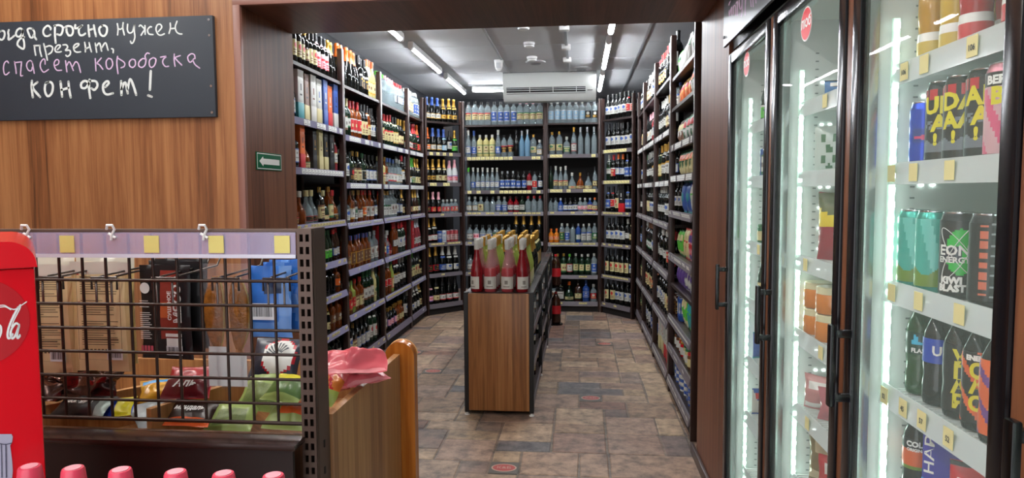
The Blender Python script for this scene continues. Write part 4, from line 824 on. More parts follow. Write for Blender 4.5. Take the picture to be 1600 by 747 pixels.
pet(0, 1.485, .745, zc, mat('dark_soda', '#15161a', .08, alpha=.96), (.102, .158), lambda u, v: 0, [B_, W_], [('UP', .030, .13, .15, 1, .001, False)], B_, 'dark soda bottle with blue label, second from left on its shelf')
ug = lambda u, v: (1 if math.sin(u*11+v*14) > .55 else 0)
pet(0, 1.405, .745, zc, mat('dark_soda', '#15161a', .08), (.02, .165), lambda u, v: 0, [K_, O_, Y_], [('У', .04, .137, 0, 2, .002, False), ('Г', .04, .105, 0, 2, .002, False), ('А', .04, .073, 0, 2, .002, False), ('Р', .04, .041, 0, 2, .002, False)], K_, 'black energy drink bottle with stacked yellow letters, left of two like it')
pet(0, 1.332, .742, zc, mat('dark_soda', '#15161a', .08), (.02, .168), ug, [K_, O_, Y_, mk('violet', '#6b3a86'), W_], [('О', .04, .128, -.1, 2, .002, False), ('А', .04, .095, -.1, 2, .002, False), ('О', .04, .060, -.1, 2, .002, False), ('ENERGY', .014, .155, 0, 4, .001, False)], K_, 'orange and black energy drink bottle with yellow letters beside the black one')
pet(0, 1.262, .735, zc, mat('dark_soda', '#15161a', .08), (.02, .168), ug, [O_, mk('violet', '#6b3a86'), Y_], [('У', .04, .12, 0, 2, .002, False), ('А', .04, .085, 0, 2, .002, False), ('Р', .04, .05, 0, 2, .002, False)], K_, 'purple and orange energy drink bottle, rightmost on its shelf')
zc = RZ[4]-.004
pet(0, 1.56, .745, zc, mat('dark_soda', '#15161a', .08), (.085, .16), lambda u, v: 1 if v > .68 else (2 if v < .1 else 0), [O_, K_, mk('lime', '#6a8a2c'), W_], [('COLA', .018, .148, 0, 3, .001, False), ('ORIGINAL', .010, .134, 0, 3, .0005, False)], O_, 'cola bottle with orange and black label under the price tags')
pp = Vector((.755, 1.455, 0))
q = MB(); q.box(-.035, .035, -.032, .032, 0, .19, 0, .002); q.prism([(-.035, -.032, .189), (-.035, .032, .189), (-.035, 0, .215)], (.07, 0, 0), 0)
o = link('juice_carton', q.mesh('juice_carton', [mk('carton_violet', '#3d3a9c')], 30), None, (pp.x, pp.y, zc), facing(pp)-.35); tag(o, 'violet juice carton with green apples on its front', 'carton')
q = MB(); t = text_mb('НАР', .05, bold=.0008); xf(t, lambda v: Vector((-.02-v.z*.5, -.0326, .145+v.x*.8))); q.add(t.v, t.f, 0)
for cx, cz in ((-.012, .03), (.018, .028), (.004, .05)): q.add([(cx+.016*math.cos(2*PI*k/18), -.0325-.0002*(cx > 0), cz+.016*math.sin(2*PI*k/18)) for k in range(18)], [tuple(range(18))], 1)
q.add([(-.035, -.0323, .02), (.035, -.0323, .02), (.035, -.0323, .075), (-.035, -.0323, .095)], [(0, 1, 2, 3)], 2); link('front_print', q.mesh('front_print', [W_, mk('apple', '#8fc23a'), mk('sky', '#2f8fd0')], 0), o)
p = Vector((.75, 1.345, 0)); o = link('snack_packet', pouch_mesh(.085, .17, .045, pack_pattern(1, 3), [mk('red', '#b8202c'), W_, K_], wr=.004), None, (p.x, p.y, zc), facing(p)); tag(o, 'red and silver packet at the bottom right of the drinks cooler', 'packet')
zc = RZ[0]-.004
for i, (Y, X, c, nm) in enumerate(((1.555, .745, '#b98a1c', 'amber yellow'), (1.52, .83, '#c89a24', 'amber yellow'), (1.475, .75, '#c8a83c', 'pale yellow'), (1.44, .835, '#b0202a', 'red'), (1.395, .745, '#a81c26', 'red'), (1.25, .74, '#a01a24', 'red'))):
    pet(0, Y, X, zc, mat('top_soda_%d' % i, c, .08, alpha=.92), (.02, .07), lambda u, v: 1 if v > .6 else 0, [mk('lab%d' % (i > 2), '#c23038' if i > 2 else '#c9b04a'), W_], [], R_ if i > 2 else Y_, '%s soda bottle on the cooler\'s top shelf, %s from the left' % (nm, ORD[i]))
p = Vector((.83, 1.335, 0)); o = link('drink_carton', MB().box(-.032, .032, -.03, .03, 0, .17, 0, .002).mesh('drink_carton', [K_], 30), None, (p.x, p.y, zc), facing(p)); tag(o, 'dark carton standing behind the red soda bottles', 'carton'); link('carton_cap', MB().lathe([(0, .1705), (.013, .1705), (.013, .184), (0, .185)], 14).mesh('carton_cap', [R_], 40), o)
# food in the middle cooler
def put_pack(px, Y, X, z, w, h, d, mats, pat, label, name='food_packet', turn=0, wr=.004, tilt=0):
    p = Vector((X, Y, 0)); o = link(name, pouch_mesh(w, h, d, pat, mats, wr=wr, seed=px % 17), None, (p.x, p.y, z), facing(p)+turn); o.rotation_euler.x = tilt; tag(o, label, 'food packet', 'food packets in the middle cooler'); return o
put_pack(1264, 2.185, .765, RZ[1]-.003, .10, .145, .03, [mk('clear_pack', '#b9c8c2', .15), mk('herb', '#3a6a4a'), mk('pale', '#d8e0da')], lambda u, v, s: 1 if math.sin(u*17)*math.sin(v*15) > .2 and .15 < u < .85 and .1 < v < .85 else 0, 'clear packet with dark green leafy pattern', turn=-.25)
put_pack(1282, 2.12, .79, RZ[2]-.003, .17, .205, .06, [mk('crimson', '#8e2438'), mk('bag_yellow', '#d8c22c'), mk('olive', '#5c6640')], lambda u, v, s: 2 if (v > .55+.5*(.5-u) and u < .55) else (1 if v > .5 else 0), 'crimson, yellow and olive bag in the middle cooler', turn=-.4)
put_pack(1300, 2.06, .76, RZ[0]-.003, .12, .05, .05, [mk('steel_pack', '#4a7ab0', .2), W_, K_], pack_pattern(1, 7), 'blue and white packet on the top shelf of the middle cooler')
for r_, py in ((0, 490), (1, 450)):
    for c_, px in ((0, 1255), (1, 1290)):
        p = Vector((.75, 2.105 if c_ else 2.215, 0)); z = RZ[3]-.004+r_*.083; o = link('food_jar', MB().lathe([(0, 0), (.042, 0), (.045, .004), (.045, .055), (.04, .062), (0, .062)], 20).mesh('food_jar', [mat('carrot_salad', '#c8782c', .12)], 40), None, (p.x, p.y, z)); tag(o, 'orange food jar, %s of the %s pair in the middle cooler' % (('left', 'right')[c_], ('lower', 'upper')[r_]), 'jar', 'orange jars in the middle cooler')
        link('lid', MB().lathe([(.041, .058), (.044, .059), (.044, .078), (.042, .08), (0, .08)], 20).mesh('lid', [mat('pale_lid', '#d2cda6', .3)], 40), o)
for i, (px, py, X, lv, c1, c2, w, h, nm) in enumerate(((1290, 2.05, .78, 4, '#b06a72', '#d8d0d0', .16, .10, 'pale red sausage'), (1262, 2.18, .76, 4, '#c08a8a', '#d8d8d4', .12, .11, 'pink sausage'), (1278, 2.05, .78, 5, '#a82a34', '#c8c0bc', .15, .13, 'red meat'), (1252, 2.18, .79, 5, '#7a6a4c', '#b8a888', .14, .16, 'brown bread'))):
    put_pack(px, py, X, RZ[lv]-.003, w, h, .05, [mk('food%d' % i, c1, .2), mk('foodp%d' % i, c2, .2), mk('foodq%d' % i, c1, .1)], pack_pattern(i % 2, i+20), nm+' packet on a lower shelf of the middle cooler', wr=.007, turn=-.3)
p = Vector((.735, 1.97, 0)); o = link('food_ball', MB().lathe([(0, 0), (.02, .004), (.036, .022), (.04, .04), (.034, .06), (.018, .074), (0, .078)], 20).mesh('food_ball', [mat('cheese_orange', '#c8793c', .4)], 60), None, (p.x, p.y, RZ[5]-.004)); tag(o, 'round orange cheese beside the red meat packet', 'cheese')
# far cooler
for i, (lv, code) in enumerate(((0, 'Bgeg'), (0, 'Begs'), (1, 'Kbws'), (1, 'Kwbs'), (2, 'Jgyg'), (2, 'Jnye'), (2, 'Jeyg'), (3, 'Bgyl'), (3, 'Byrl'), (3, 'Bnwr'), (4, 'Pbwtb'), (4, 'Ptwbb'), (5, 'Pwrbb'), (5, 'Pnywb'))):
    k = (0, 1, 0, 1, 0, 1, 2, 0, 1, 2, 0, 1, 0, 1)[i]; p = (.75+.02*(k == 1), 2.865-.085*k, 0)
    pr_ = proto(code); place(pr_, (p[0], p[1], RZ[lv]-.004), facing(p)+(.35 if code[0] == 'P' else 0), '%s in the far cooler, %s from left, %s' % (pr_[3], ORD[k], SHELF[lv]), 'goods in the far cooler', .78)

# ------------------------------------------------------------------ wire mesh snack rack in the foreground
GY = 1.40
gr = empty('wire_snack_rack', (-1.08, 1.44, 0), 'dark brown snack rack with wire mesh back and perforated post', 'rack')
zs = [1.285, 1.232, 1.179, 1.125, 1.072, 1.018, .964, .921]; xr = at(432, 600, Y=GY).x; m = MB()
xs = [xr-.0553*k for k in range(-1, 17) if xr-.0553*k > -1.56]
for z in zs: m.cyl((-1.57, GY, z), (-.594, GY, z), .0034 if z > .93 else .0045, 8)
for x in xs:
    if x < -.60: m.cyl((x, GY+.0055, .918), (x, GY+.0055, 1.335), .0032, 8)
m.build('wire_mesh', M_wire, gr, 60)
MB().box(-1.57, -.594, GY-.004, GY+.010, 1.335, 1.345, 0, .002).build('top_rail', M_perf, gr)
def perf(x0, x1, y0, y1):
    q = MB(); w = x1-x0; cols = [0, .17, .42, .58, .83, 1.0]; z = .02; zz = [0, z]; p = .0265; t = .004
    while z < 1.325: zz += [z+.0155, z+p]; z += p
    zz[-1] = 1.343
    vs = [(x0+w*c, y0, h) for h in zz for c in cols]; n = len(cols)
    fs = [(j*n+i, j*n+i+1, (j+1)*n+i+1, (j+1)*n+i) for j in range(len(zz)-1) for i in range(n-1) if not (i in (1, 3) and j % 2 == 1)]
    k = len(vs); q.add(vs+[(x, y0+.003, z_) for x, _, z_ in vs], fs+[tuple(a+k for a in f[::-1]) for f in fs])
    q.box(x0, x0+t, y0+.003, y1, 0, 1.343); q.box(x1-t, x1, y0+.003, y1, 0, 1.343); q.box(x0+t, x1-t, y1-t, y1, 0, 1.343); q.box(x0, x1, y0, y1, 1.343, 1.346); q.box(x1-.001, x1+.0012, y0+.012, y0+.015, 0, 1.343)
    return q
perf(-.5935, -.5615, 1.385, 1.462).build('perforated_post', M_perf, gr, 20)
perf(-1.602, -1.570, 1.385, 1.462).build('perforated_post', M_perf, gr, 20)
for z in (.86, .80, .60):
    q = MB(); q.box(-.5615, -.5600, 1.425, 1.431, z, z+.016); q.build('post_slot', M_blackm, gr)
MB().box(-1.575, -.588, 1.332, 1.394, .885, .898, 0, .003).build('ledge', mat('ledge_metal', '#3c2a26', .25, .3), gr)
MB().box(-1.575, -.594, 1.336, 1.346, .02, .885).build('lower_panel', mat('lower_panel_metal', '#2a1e1c', .4, .2), gr)
pr_ = MB(); pr_.box(-1.57, -.598, GY-.012, GY-.009, 1.283, 1.338); pr = pr_.build('price_rail', mat('lilac_clear_rail', '#c6bede', .15, alpha=.36), gr, 0)
MB().box(-1.57, -.598, GY-.0135, GY-.0125, 1.283, 1.291).build('rail_lip', mat('pale_lip', '#dfe0ee', .15, alpha=.8), pr, 0)
for px in (105, 237, 338, 441):
    x = at(px, 385, Y=GY-.0132).x; MB().box(x-.017, x+.017, GY-.0142, GY-.0132, 1.294, 1.331).build('price_tag', mat('pale_yellow_tag', '#e2d680', .6, alpha=.85), pr, 0)
for i, px in enumerate((41, 174, 318)):
    x = at(px, 362, Y=GY-.015).x; q = MB(); q.tube([(x-.010, GY-.016, 1.345), (x-.006, GY-.02, 1.354), (x+.006, GY-.02, 1.354), (x+.008, GY-.016, 1.345), (x+.002, GY-.018, 1.332), (x, GY-.016, 1.322)], .0028, 8); q.tube([(x-.006, GY-.016, 1.336), (x+.010, GY-.016, 1.326)], .0028, 8)
    q.build('clip', M_white, gr)
# hooks, pointing to the far side
def hook(px, lab_y=445):
    x = at(px, lab_y, Y=GY).x; q = MB(); z = 1.232
    for s in (-1, 1):
        q.tube([(x+s*.018, GY+.004, z-.055), (x+s*.018, GY+.004, z), (x+s*.018, GY+.02, z+.006), (x+s*.014, GY+.20, z+.012), (x+s*.014, GY+.215, z+.03)], .0024, 6)
    q.tube([(x-.03, GY+.006, z-.022), (x-.03, GY+.006, z+.005), (x+.03, GY+.006, z+.005), (x+.03, GY+.006, z-.022)], .0026, 6)
    q.build('hook', mat('hook_steel', '#5a5350', .3, .8), gr, 60); return x
HX = [hook(p_) for p_ in (76, 160, 255, 350, 430)]
def lines_part(name, parent, rects, mats, y):
    q = MB()
    for x0, x1, z0, z1, mi in rects: q.add([(x0, y, z0), (x1, y, z0), (x1, y, z1), (x0, y, z1)], [(0, 1, 2, 3)], mi)
    return link(name, q.mesh(name, mats, 0), parent)
def barcode(parent, cx, cz, w, h, y, paper=None):
    r = random.Random(int(cx*1e4)); rc = [(cx-w/2, cx+w/2, cz-h/2, cz+h/2, 0)]; o = lines_part('barcode_label', parent, rc, [paper or mat('label_white', '#dfe2e6', .5)], y); q = []; x = cx-w*.42
    while x < cx+w*.40: t = r.choice((.0006, .0012, .0018)); q.append((x, x+t, cz-h*.30, cz+h*.38, 0)); x += t+r.choice((.0007, .0014))
    lines_part('barcode', o, q, [M_ink], y-.0003)
def hang(px, py, Y, w, h, mats, pat, label, name='snack_pouch', d=.014, turn=0, wr=.0025, ztop=None, seed=1, grp='pouches hanging on the rack hooks'):
    p = at(px, py, Y=Y); zt = 1.236 if ztop is None else ztop; o = link(name, pouch_mesh(w, h, d, pat, mats, wr=wr, seed=seed, crimp=.03), None, (p.x, Y, zt-h), turn); tag(o, label, 'snack pouch', grp); return o
kraft = [mat('kraft_paper', '#e6d3a2', .5, var=.12, vscale=30), mat('kraft_window', '#d8d4c8', .2), mat('kraft_edge', '#cdb681', .5)]
def kraft_print(o, w, h, seed):
    r = random.Random(seed); rc = []
    for k in range(30):
        z = h*.86-k*h*.021
        if k in (8, 9, 17, 18): continue
        rc.append((-w*.30, -w*.30+w*(.62 if k % 5 else .38)*r.uniform(.85, 1), z, z+.0016+.0012*(k % 9 == 0), 0))
    for k in range(8): x = -w*.30+k*.0095; rc.append((x, x+.006, h*.19, h*.19+.006, 0))
    for zz in (h*.885, h*.62, h*.40): rc.append((-w*.35, -w*.31, zz, zz+.006, 1))
    for (a, b_, c_, d_) in ((-.36, .36, .115, .1165), (-.36, .36, .90, .9015)): rc.append((w*a, w*b_, h*c_, h*d_, 0))
    rc += [(-w*.362, -w*.355, h*.115, h*.90, 0), (w*.355, w*.362, h*.115, h*.90, 0)]
    lines_part('printed_text', o, rc, [mat('brown_print', '#54422c', .6), R_], -.0105); barcode(o, w*.24, h*.165, w*.26, h*.10, -.0112)
kp = lambda u, v, s: 1 if v > .90 else (2 if u < .06 or u > .94 else 0)
o = hang(160, 500, 1.50, .150, .262, kraft, kp, 'whole beige paper snack pouch with printed text and barcode', ztop=1.262, seed=3); kraft_print(o, .150, .262, 4)
o = hang(70, 500, 1.50, .150, .262, kraft, kp, 'beige paper snack pouch half hidden behind the red cooler', ztop=1.255, turn=.06, seed=9); kraft_print(o, .150, .262, 5)
for k, (dx, Y) in enumerate(((0, 1.545), (90, 1.55))): hang(168+dx*-1.0, 500, Y, .150, .262, kraft, kp, 'beige paper snack pouch hanging behind the %s front one' % ('whole', 'half hidden')[k], ztop=1.27, seed=12+k)
blk = [mat('matt_black_pouch', '#131316', .42), mat('jerky_red', '#8c3428', .4, var=.35, vscale=40), mat('jerky_orange', '#b85c30', .4)]
bp = lambda u, v, s: 0 if s else ((2 if (.42 < v < .62 and u < .66) else 1) if (.40 < u < .78 and .20 < v < .92) else 0)
for k, (Y, px, zt) in enumerate(((1.58, 286, 1.262), (1.545, 276, 1.26), (1.50, 260, 1.255))):
    o = hang(px, 495, Y, .135, .222, blk, bp if k == 2 else (lambda u, v, s: 0), ('black snack pouch at the back of its hook', 'black snack pouch in the middle of its hook', 'black jerky pouch with red picture and white upright lettering')[k], ztop=zt, turn=-.05*k, seed=20+k)
w, h = .135, .222; y = -.0125; q = MB()
t = text_mb('МЯСО', .030, bold=.0011); xf(t, lambda v: Vector((.040-v.z*.9, y, h*.60+v.x*1.0))); q.add(t.v, t.f, 0)
t = text_mb('СУШЁНОЕ', .0125, bold=.0004); xf(t, lambda v: Vector((.019-v.z, y, h*.58+v.x*1.1))); q.add(t.v, t.f, 0)
link('lettering', q.mesh('lettering', [W_], 0), o)
rc = [(-.060, -.060+.032*f_, z, z+.0016, 0) for z, f_ in [(h*(.62-.021*k), .7+.3*((k*7) % 5)/5) for k in range(20)] if not .50 < z/h < .55]
for k in range(4): rc.append((-.060+k*.0085, -.0535+k*.0085, h*.085, h*.085+.007, 1)); rc.append((-.060+k*.0085, -.0535+k*.0085, h*.115, h*.115+.007, 1))
rc += [(.008, .048, h*.155, h*.235, 0), (.006, .048, h*.25, h*.285, 0)]; lines_part('printed_text', o, rc, [W_, mat('icon_pink', '#c8586a', .5)], y)
q = MB(); q.add([(-.045+.013*math.cos(2*PI*k/20), y, h*.76+.013*math.sin(2*PI*k/20)) for k in range(20)], [tuple(range(20))]); link('round_emblem', q.mesh('round_emblem', [W_], 0), o)
barcode(o, .028, h*.105, .042, .022, y)
# vacuum pack with two smoked fish
fp = at(357, 520, Y=1.475); fw, fh = .118, .288; zt = 1.262
o = link('fish_packet', pouch_mesh(fw, fh, .030, lambda u, v, s: 0, [M_film], wr=.002, seed=4, crimp=.02), None, (fp.x, 1.475, zt-fh)); tag(o, 'clear vacuum pack holding two smoked fish and a white card', 'fish packet')
gold = mat('smoked_fish', '#8f5a20', .22, var=.85, vscale=60, bump=.3, bscale=160); silver_ = mat('fish_belly', '#c0a45c', .25, .2, var=.4, vscale=70)
for s, xx in ((-1, -.026), (1, .024)):
    q = MB(); n = 14; L = [(0, .006), (.02, .014), (.045, .020), (.08, .022), (.12, .0195), (.15, .013), (.168, .007)]; zt_ = fh*.90; vs = []; fs = []
    for i, (d_, r_) in enumerate(L):
        cx = xx+s*.006*math.sin(d_*18)
        r_ *= 1.2; vs += [(cx+r_*math.cos(2*PI*k/n), .5*r_*math.sin(2*PI*k/n), zt_-d_) for k in range(n)]
    fs = [(i*n+k, i*n+(k+1) % n, (i+1)*n+(k+1) % n, (i+1)*n+k) for i in range(len(L)-1) for k in range(n)]+[tuple(range(n)), tuple(range((len(L)-1)*n, len(L)*n))]
    q.add(vs, fs, [1 if (f[0] % n) in (0, 13) and len(f) == 4 else 0 for f in fs])
    zt2 = zt_-.168; q.prism([(xx-.004, -.001, zt2+.004), (xx+.004, -.001, zt2+.004), (xx+.016, -.001, zt2-.028), (xx, -.001, zt2-.016), (xx-.016, -.001, zt2-.028)], (0, .002, 0)); q.lathe([(.0, -.0015), (.0042, 0), (0, .0015)], 10, 2, c=(xx-.006, -.0065, zt_-.018))
    link('fish', q.mesh('fish', [gold, silver_, M_ink], 60), o)
lines_part('white_card', o, [(-.046, .046, .006, .080, 0), (-.044, .0, .080, .098, 0)], [mat('card_white', '#d4d8d8', .5)], -.008)
bl = [mat('blue_pouch', '#2f6fc4', .25), mat('blue_pouch_clear', '#5d8fd4', .15), mat('blue_pouch_dark', '#152a4a', .3)]
for k, (px, Y, zt, w_) in enumerate(((455, 1.56, 1.262, .10), (448, 1.525, 1.26, .105), (424, 1.49, 1.255, .098))):
    o = hang(px, 480, Y, w_, .165, bl, (lambda u, v, s: 2 if (.62 < v < .85 and .35 < u < .8) else (1 if v < .25 or u > .7 else 0)) if k == 2 else (lambda u, v, s: 1 if math.sin(u*8+v*5) > .6 else 0), ('shiny blue snack pouch at the back beside the perforated post', 'shiny blue snack pouch in the middle of its hook', 'front blue snack pouch with a barcode label')[k], ztop=zt, wr=.005, seed=31+k)
barcode(o, -.015, .062, .055, .038, -.0135)
# ------------------------------------------------------------------ wooden sweets bin behind the mesh
PX0, PX1 = -.574, -.554; bz = .922
bn = empty('sweets_bin', (-1.05, 1.75, 0), 'open wooden sweets bin with rounded end post behind the mesh', 'bin')
MB().box(PX0, PX1, 1.466, 2.043, 0, bz, 0, .002).build('side_panel', M_bin, bn)
MB().box(-1.585, -1.567, 1.466, 2.043, 0, bz, 0, .002).build('side_panel', M_bin, bn)
MB().box(-1.566, PX0-.001, 1.925, 1.943, 0, bz, 0, .002).build('back_panel', M_bin, bn)
MB().box(-1.566, PX0-.001, 1.466, 1.478, .5, .872, 0, .002).build('front_panel', wood('dark_walnut', '#3d2619', '#5a3b28', '#74513a', .12), bn)
MB().box(-1.566, PX0-.001, 1.479, 1.924, .80, .815, 0).build('bin_floor', M_bin, bn)
px0, px1, zt = -.603, -.510, .958; R = (px1-px0)/2; cx = (px0+px1)/2
q = MB(); q.prism([(px0, 2.045, 0), (px1, 2.045, 0)]+[(cx+R*math.cos(PI*k/18), 2.045, zt-R+R*math.sin(PI*k/18)) for k in range(19)], (0, .042, 0)); q.build('end_post', M_pine, bn, 40)
q = MB(); R2 = R*.97; q.tube([(cx+R2*math.cos(PI*k/18), 2.088, zt-R+R2*math.sin(PI*k/18)) for k in range(19)], .004, 6); q.build('post_edging', M_batten, bn)
for (xa, ya), (xb, yb_) in (((-1.30, 1.50), (-1.00, 1.90)), ((-1.02, 1.50), (-.88, 1.90))):
    d_ = (Vector((xb, yb_, 0))-Vector((xa, ya, 0))).normalized()*.008; n_ = Vector((-d_.y, d_.x, 0)); a = Vector((xa, ya, .816)); b_ = Vector((xb, yb_, .816))
    MB().prism([a+n_, b_+n_, b_-n_, a-n_], (0, 0, .095)).build('divider', M_batten, bn)
def lay(px, py, z, w, h, d, mats, pat, label, yaw=0, tilt=-1.15, wr=.01, seed=0, roll=0, text=None):
    p = at(px, py, Z=z); me = pouch_mesh(w, h, d, pat, mats, wr=wr, seed=seed, nu=18, nv=20); o = link('snack_packet', me, None)
    M = Matrix.Rotation(yaw, 4, 'Z') @ Matrix.Rotation(tilt, 4, 'X') @ Matrix.Rotation(roll, 4, 'Y') @ Matrix.Translation((0, 0, -h/2)); zmin = min((M @ v.co).z for v in me.vertices)
    o.matrix_world = Matrix.Translation((p.x, p.y, z-zmin-d/2)) @ M; tag(o, label, 'snack packet', 'packets in the sweets bin')
    if text:
        q = text_mb(text[0], text[1], bold=text[1]*.03, shear=.2); xf(q, lambda v: Vector((v.x, -d/2-.004, h*text[2]+v.z))); link('lettering', q.mesh('lettering', [W_], 0), o)
    return o
sol = lambda u, v, s: 0
brown_foil = [mat('brown_foil', '#7d625a', .14, .9), mat('brown_foil_2', '#4c3a36', .18, .8)]
lay(128, 606, .945, .20, .12, .055, brown_foil, lambda u, v, s: 1 if v < .25 else 0, 'crumpled shiny brown foil packet at the left of the bin', .15, -.75, .026, 3)
lay(130, 640, .905, .15, .07, .03, [K_, mat('dull_silver', '#7f8a86', .3, .5)], lambda u, v, s: 1 if u > .85 or v > .9 else 0, 'black packet with white lettering below the foil packet', -.12, -1.0, .006, 5, text=('шоколад', .017, .5))
lay(184, 640, .90, .075, .06, .03, [B_, Y_], lambda u, v, s: 1 if u > .5 else 0, 'small blue and yellow sweet packet in the bin', .3, -1.0, .006, 7)
lay(247, 622, .885, .085, .075, .035, [mat('golden_wrap', '#c9932c', .25), mk('sky', '#2f8fd0')], lambda u, v, s: 1 if v > .85 else 0, 'golden yellow wrapper beside the wooden divider', .4, -.8, .012, 9)
lay(238, 652, .86, .09, .10, .02, [mat('grey_wrap', '#8a949a', .3)], sol, 'flat grey wrapper at the front of the bin', .9, -1.2, .005, 11)
lay(297, 606, .94, .12, .09, .04, [R_, W_, mat('maroon', '#6a1c24', .3)], lambda u, v, s: 2 if v < .55 else (1 if v < .62 else 0), 'red and maroon packet with white lettering in the bin', .1, -.8, .006, 13, text=('Аль', .030, .34))
lay(300, 652, .88, .12, .075, .03, [mat('dark_choc', '#2a1812', .3), O_], lambda u, v, s: 1 if v < .25 else 0, 'dark brown packet with orange edge at the bin front', -.05, -.9, .004, 15, text=('миндаль', .018, .55))
gp = [mat('pale_green_pack', '#93a860', .3), mat('seed_print', '#6f7f4a', .4, var=.5, vscale=200), mat('dark_green_pack', '#4f7038', .3)]
gpat = lambda u, v, s: 1 if (.15 < u < .85 and .15 < v < .6) else (2 if v > .88 else 0)
lay(365, 655, .85, .12, .10, .04, gp, gpat, 'pale green seed packet lying lowest at the bin front', .1, -1.1, .006, 17)
lay(412, 622, .885, .12, .12, .045, gp, gpat, 'pale green seed packet in the middle beside the fish card', -.25, -.7, .006, 19)
lay(452, 655, .86, .11, .09, .03, [gp[0], O_, gp[2]], lambda u, v, s: 1 if v > .45 and u > .3 else 0, 'pale green packet with orange print beside the perforated post', -.1, -1.0, .005, 21)
lay(450, 614, .92, .12, .09, .04, [gp[2], Y_, gp[0]], lambda u, v, s: 1 if (v > .7) else (2 if v < .2 else 0), 'dark green packet behind the pale green ones', -.35, -1.0, .006, 23)
nv = lay(432, 580, .945, .14, .12, .045, [mat('navy_pack', '#2a3140', .3), W_, R_], lambda u, v, s: (2 if ((u-.6)**2*1.6+(v-.55)**2) > .155 else 1) if ((u-.6)**2*1.6+(v-.55)**2) < .19 else 0, 'navy packet with a round white emblem at the back', -.1, -.55, .004, 25)
q = MB()
for k in range(9):
    a = .6+k*.28; c_, s_ = math.cos(a), math.sin(a); q.add([(.016+.010*c_, -.0275, .066+.010*s_), (.016+.033*c_-.005*s_, -.0275, .066+.033*s_+.005*c_), (.016+.036*c_, -.0275, .066+.036*s_), (.016+.012*math.cos(a+.3), -.0275, .066+.012*math.sin(a+.3))], [(0, 1, 2, 3)])
link('emblem_feathers', q.mesh('emblem_feathers', [mat('emblem_grey', '#4a5560', .5)], 0), nv)
lay(512, 616, .90, .09, .11, .035, [mat('orange_pack', '#d8863c', .3), mat('lime_pack', '#9ab85a', .3), R_], lambda u, v, s: 1 if v < .38 else (2 if math.sin(u*14+v*8) > .75 else 0), 'orange and lime packet leaning on the wooden side panel', -.35, -.8, .008, 27)
pkm = [mat('coral_pack', '#d05a64', .28), mat('coral_light', '#e08a90', .28), W_]
ppat = lambda u, v, s: 1 if v > .82 or v < .12 else 0
lay(528, 600, .90, .13, .08, .04, pkm, ppat, 'coral pink packet lowest of the three at the bin corner', .55, -1.25, .016, 29)
lay(550, 572, .985, .165, .10, .045, pkm, ppat, 'coral pink packet on top of the three at the bin corner', .45, -1.2, .018, 31)
lay(566, 590, .945, .12, .08, .04, pkm, ppat, 'coral pink packet rightmost of the three at the bin corner', .8, -1.3, .016, 33)
# ------------------------------------------------------------------ red cooler at the left, soda bottles in front
red = mat('cooler_red', '#d4101e', .2); red2 = mat('cooler_red_dark', '#b20d19', .25)
CA = math.radians(41); CKC = at(59.5, 520, Y=1.0); CKC.z = 0                    # right front corner; the front is turned towards the shop
ck = empty('red_drinks_cooler', CKC, 'red drinks cooler with white script lettering at the left edge', 'cooler', None, CA)
cdx = Vector((math.cos(CA), math.sin(CA), 0)); cdn = Vector((math.sin(CA), -math.cos(CA), 0))
def ck_at(px, py):                         # local x, z on the cooler's front
    d = _r2*((px-800)/FPX) - _u2*((py-373.5)/FPX) + _f; t = (CKC-CAM).dot(cdn)/d.dot(cdn); p = CAM+d*t; return (p-CKC).dot(cdx), p.z
zs_ = ck_at(53, 417)[1]; zt_ = ck_at(0, 376)[1]
MB().box(-.56, 0, 0, .36, .03, zs_-.002, 0, .004).build('body', red, ck, 40, True)
q = MB(); R = min(.05, zt_-zs_-.006); pts = [(-.565, zs_), (.004, zs_), (.003, zs_+.004)]+[(-R+.003+R*math.cos(k*PI/20), zs_+.004+R*math.sin(k*PI/20)) for k in range(11)]+[(-.50, zt_), (-.54, zt_-.012), (-.565, zt_-.04)]
q.prism([(x, -.004, z) for x, z in pts], (0, .365, 0)); q.build('lid', red, ck, 35, True)
MB().box(-.555, -.004, .006, .352, zs_-.005, zs_+.001).build('seal', red2, ck, 40, True)
MB().box(-.55, -.01, .01, .35, 0, .03).build('plinth', M_blackm, ck, 40, True)
cc = ck_at(-40, 505); DR = ck_at(47, 505)[0]-cc[0]; q = MB(); q.add([(cc[0]+DR*math.cos(2*PI*k/48), -.0006, cc[1]+DR*math.sin(2*PI*k/48)) for k in range(48)], [tuple(range(48))]); q.build('printed_disc', red2, ck, 0, True)
def on_ck(ox, oy, s, off=.0012):
    def f(x, y): p = ck_at(ox+x/s, oy+y/s); return (p[0], -off, p[1])
    return f
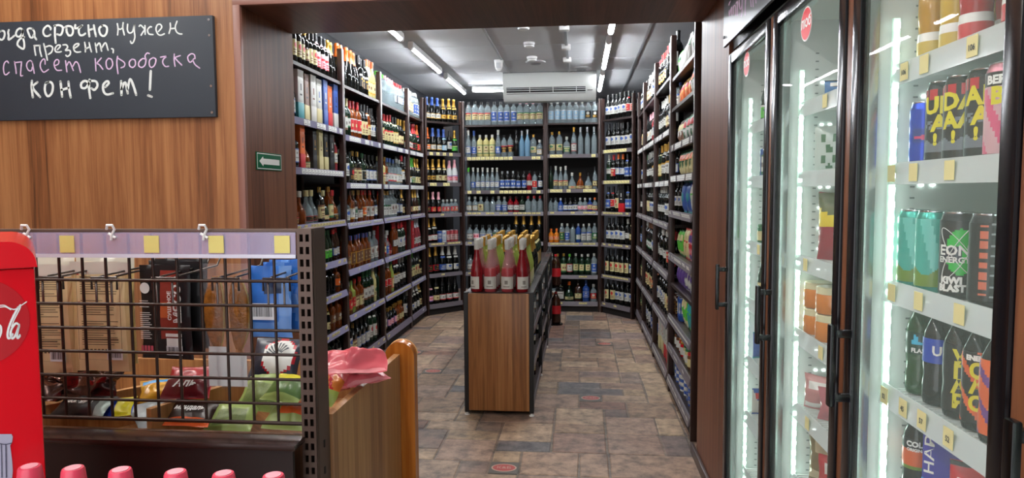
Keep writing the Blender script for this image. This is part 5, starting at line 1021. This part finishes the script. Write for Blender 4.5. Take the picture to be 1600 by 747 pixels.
LET = [(0, 350, 3.557, 1.6, [[(0, 452), (25, 452), (55, 468), (82, 474), (112, 456), (148, 432)], [(2, 462), (30, 460), (60, 476)]]),
       (0, 350, 3.557, 3.4, [[(102, 462), (76, 510), (52, 566), (42, 610), (46, 634), (60, 630), (70, 612)], [(106, 560), (88, 552), (66, 580), (58, 616), (70, 636), (88, 614), (106, 566)], [(106, 566), (96, 608), (98, 634), (110, 622)], [(-20, 560), (2, 566), (6, 600), (-8, 634), (-24, 630)]]),
       (0, 350, 3.557, 1.8, [[(102, 462), (114, 448), (110, 470), (80, 530), (64, 570)], [(110, 614), (112, 618)]])]
mb_ = MB()
for ox, oy, s_, w_, st2 in LET:
    for t_ in st2: ribbon(mb_, t_, w_*s_, on_ck(ox, oy, s_))
mb_.build('script_lettering', M_white, ck, 0, True)
q = MB(); bt = [(-8, 747), (-8, 690), (-4, 684), (-4, 678), (18, 678), (20, 682), (19, 690), (16, 696), (17, 704), (19, 720), (20, 735), (18, 760), (16, 775)]
f = on_ck(0, 0, 1); q.add([f(x, y) for x, y in bt]+[f(-14, 775)], [tuple(range(len(bt)+1))]); q.build('printed_bottle', mat('print_lilac', '#a8a6bc', .3), ck, 0, True)
q = MB()
for x, w_ in ((2, 1.6), (9, 2.2)): ribbon(q, [(x, 694), (x+.5, 715), (x+1, 745)], w_, on_ck(0, 0, 1, .002))
ribbon(q, [(-3, 692), (8, 694), (18, 692)], 1.4, on_ck(0, 0, 1, .002)); q.build('printed_highlight', mat('print_dark_lilac', '#4c4c62', .3), ck, 0, True)
tb = empty('low_counter', (-.75, .9, 0), 'low counter carrying the row of soda bottles in the foreground', 'counter')
MB().box(-.86, -.34, .82, .985, .763, .784, 0, .003).build('top', M_shelf, tb)
for x in (-.85, -.38): MB().box(x, x+.02, .83, .975, 0, .763).build('side_panel', M_shelf, tb)
clear_pet = mat('clear_pet', '#c8cede', .06, alpha=.38); pinkcap = mat('pink_cap', '#d8465e', .28)
for i, (px, py) in enumerate(((46, 725), (114, 731), (188, 735), (274, 734), (349, 739), (427, 744))):
    p = at(px, py, Y=.9); pet(0, 0, 0, .7855, clear_pet, (.102, .150), lambda u, v: 1 if .3 < v < .6 and abs(u) < .4 else 0, [pkm[0], W_], [], None, 'clear soda bottle with pink cap, %s from the left in the foreground row' % ORD[i], 0, 'pink capped soda bottles in front', (p.x, .9, 0), 1.03)
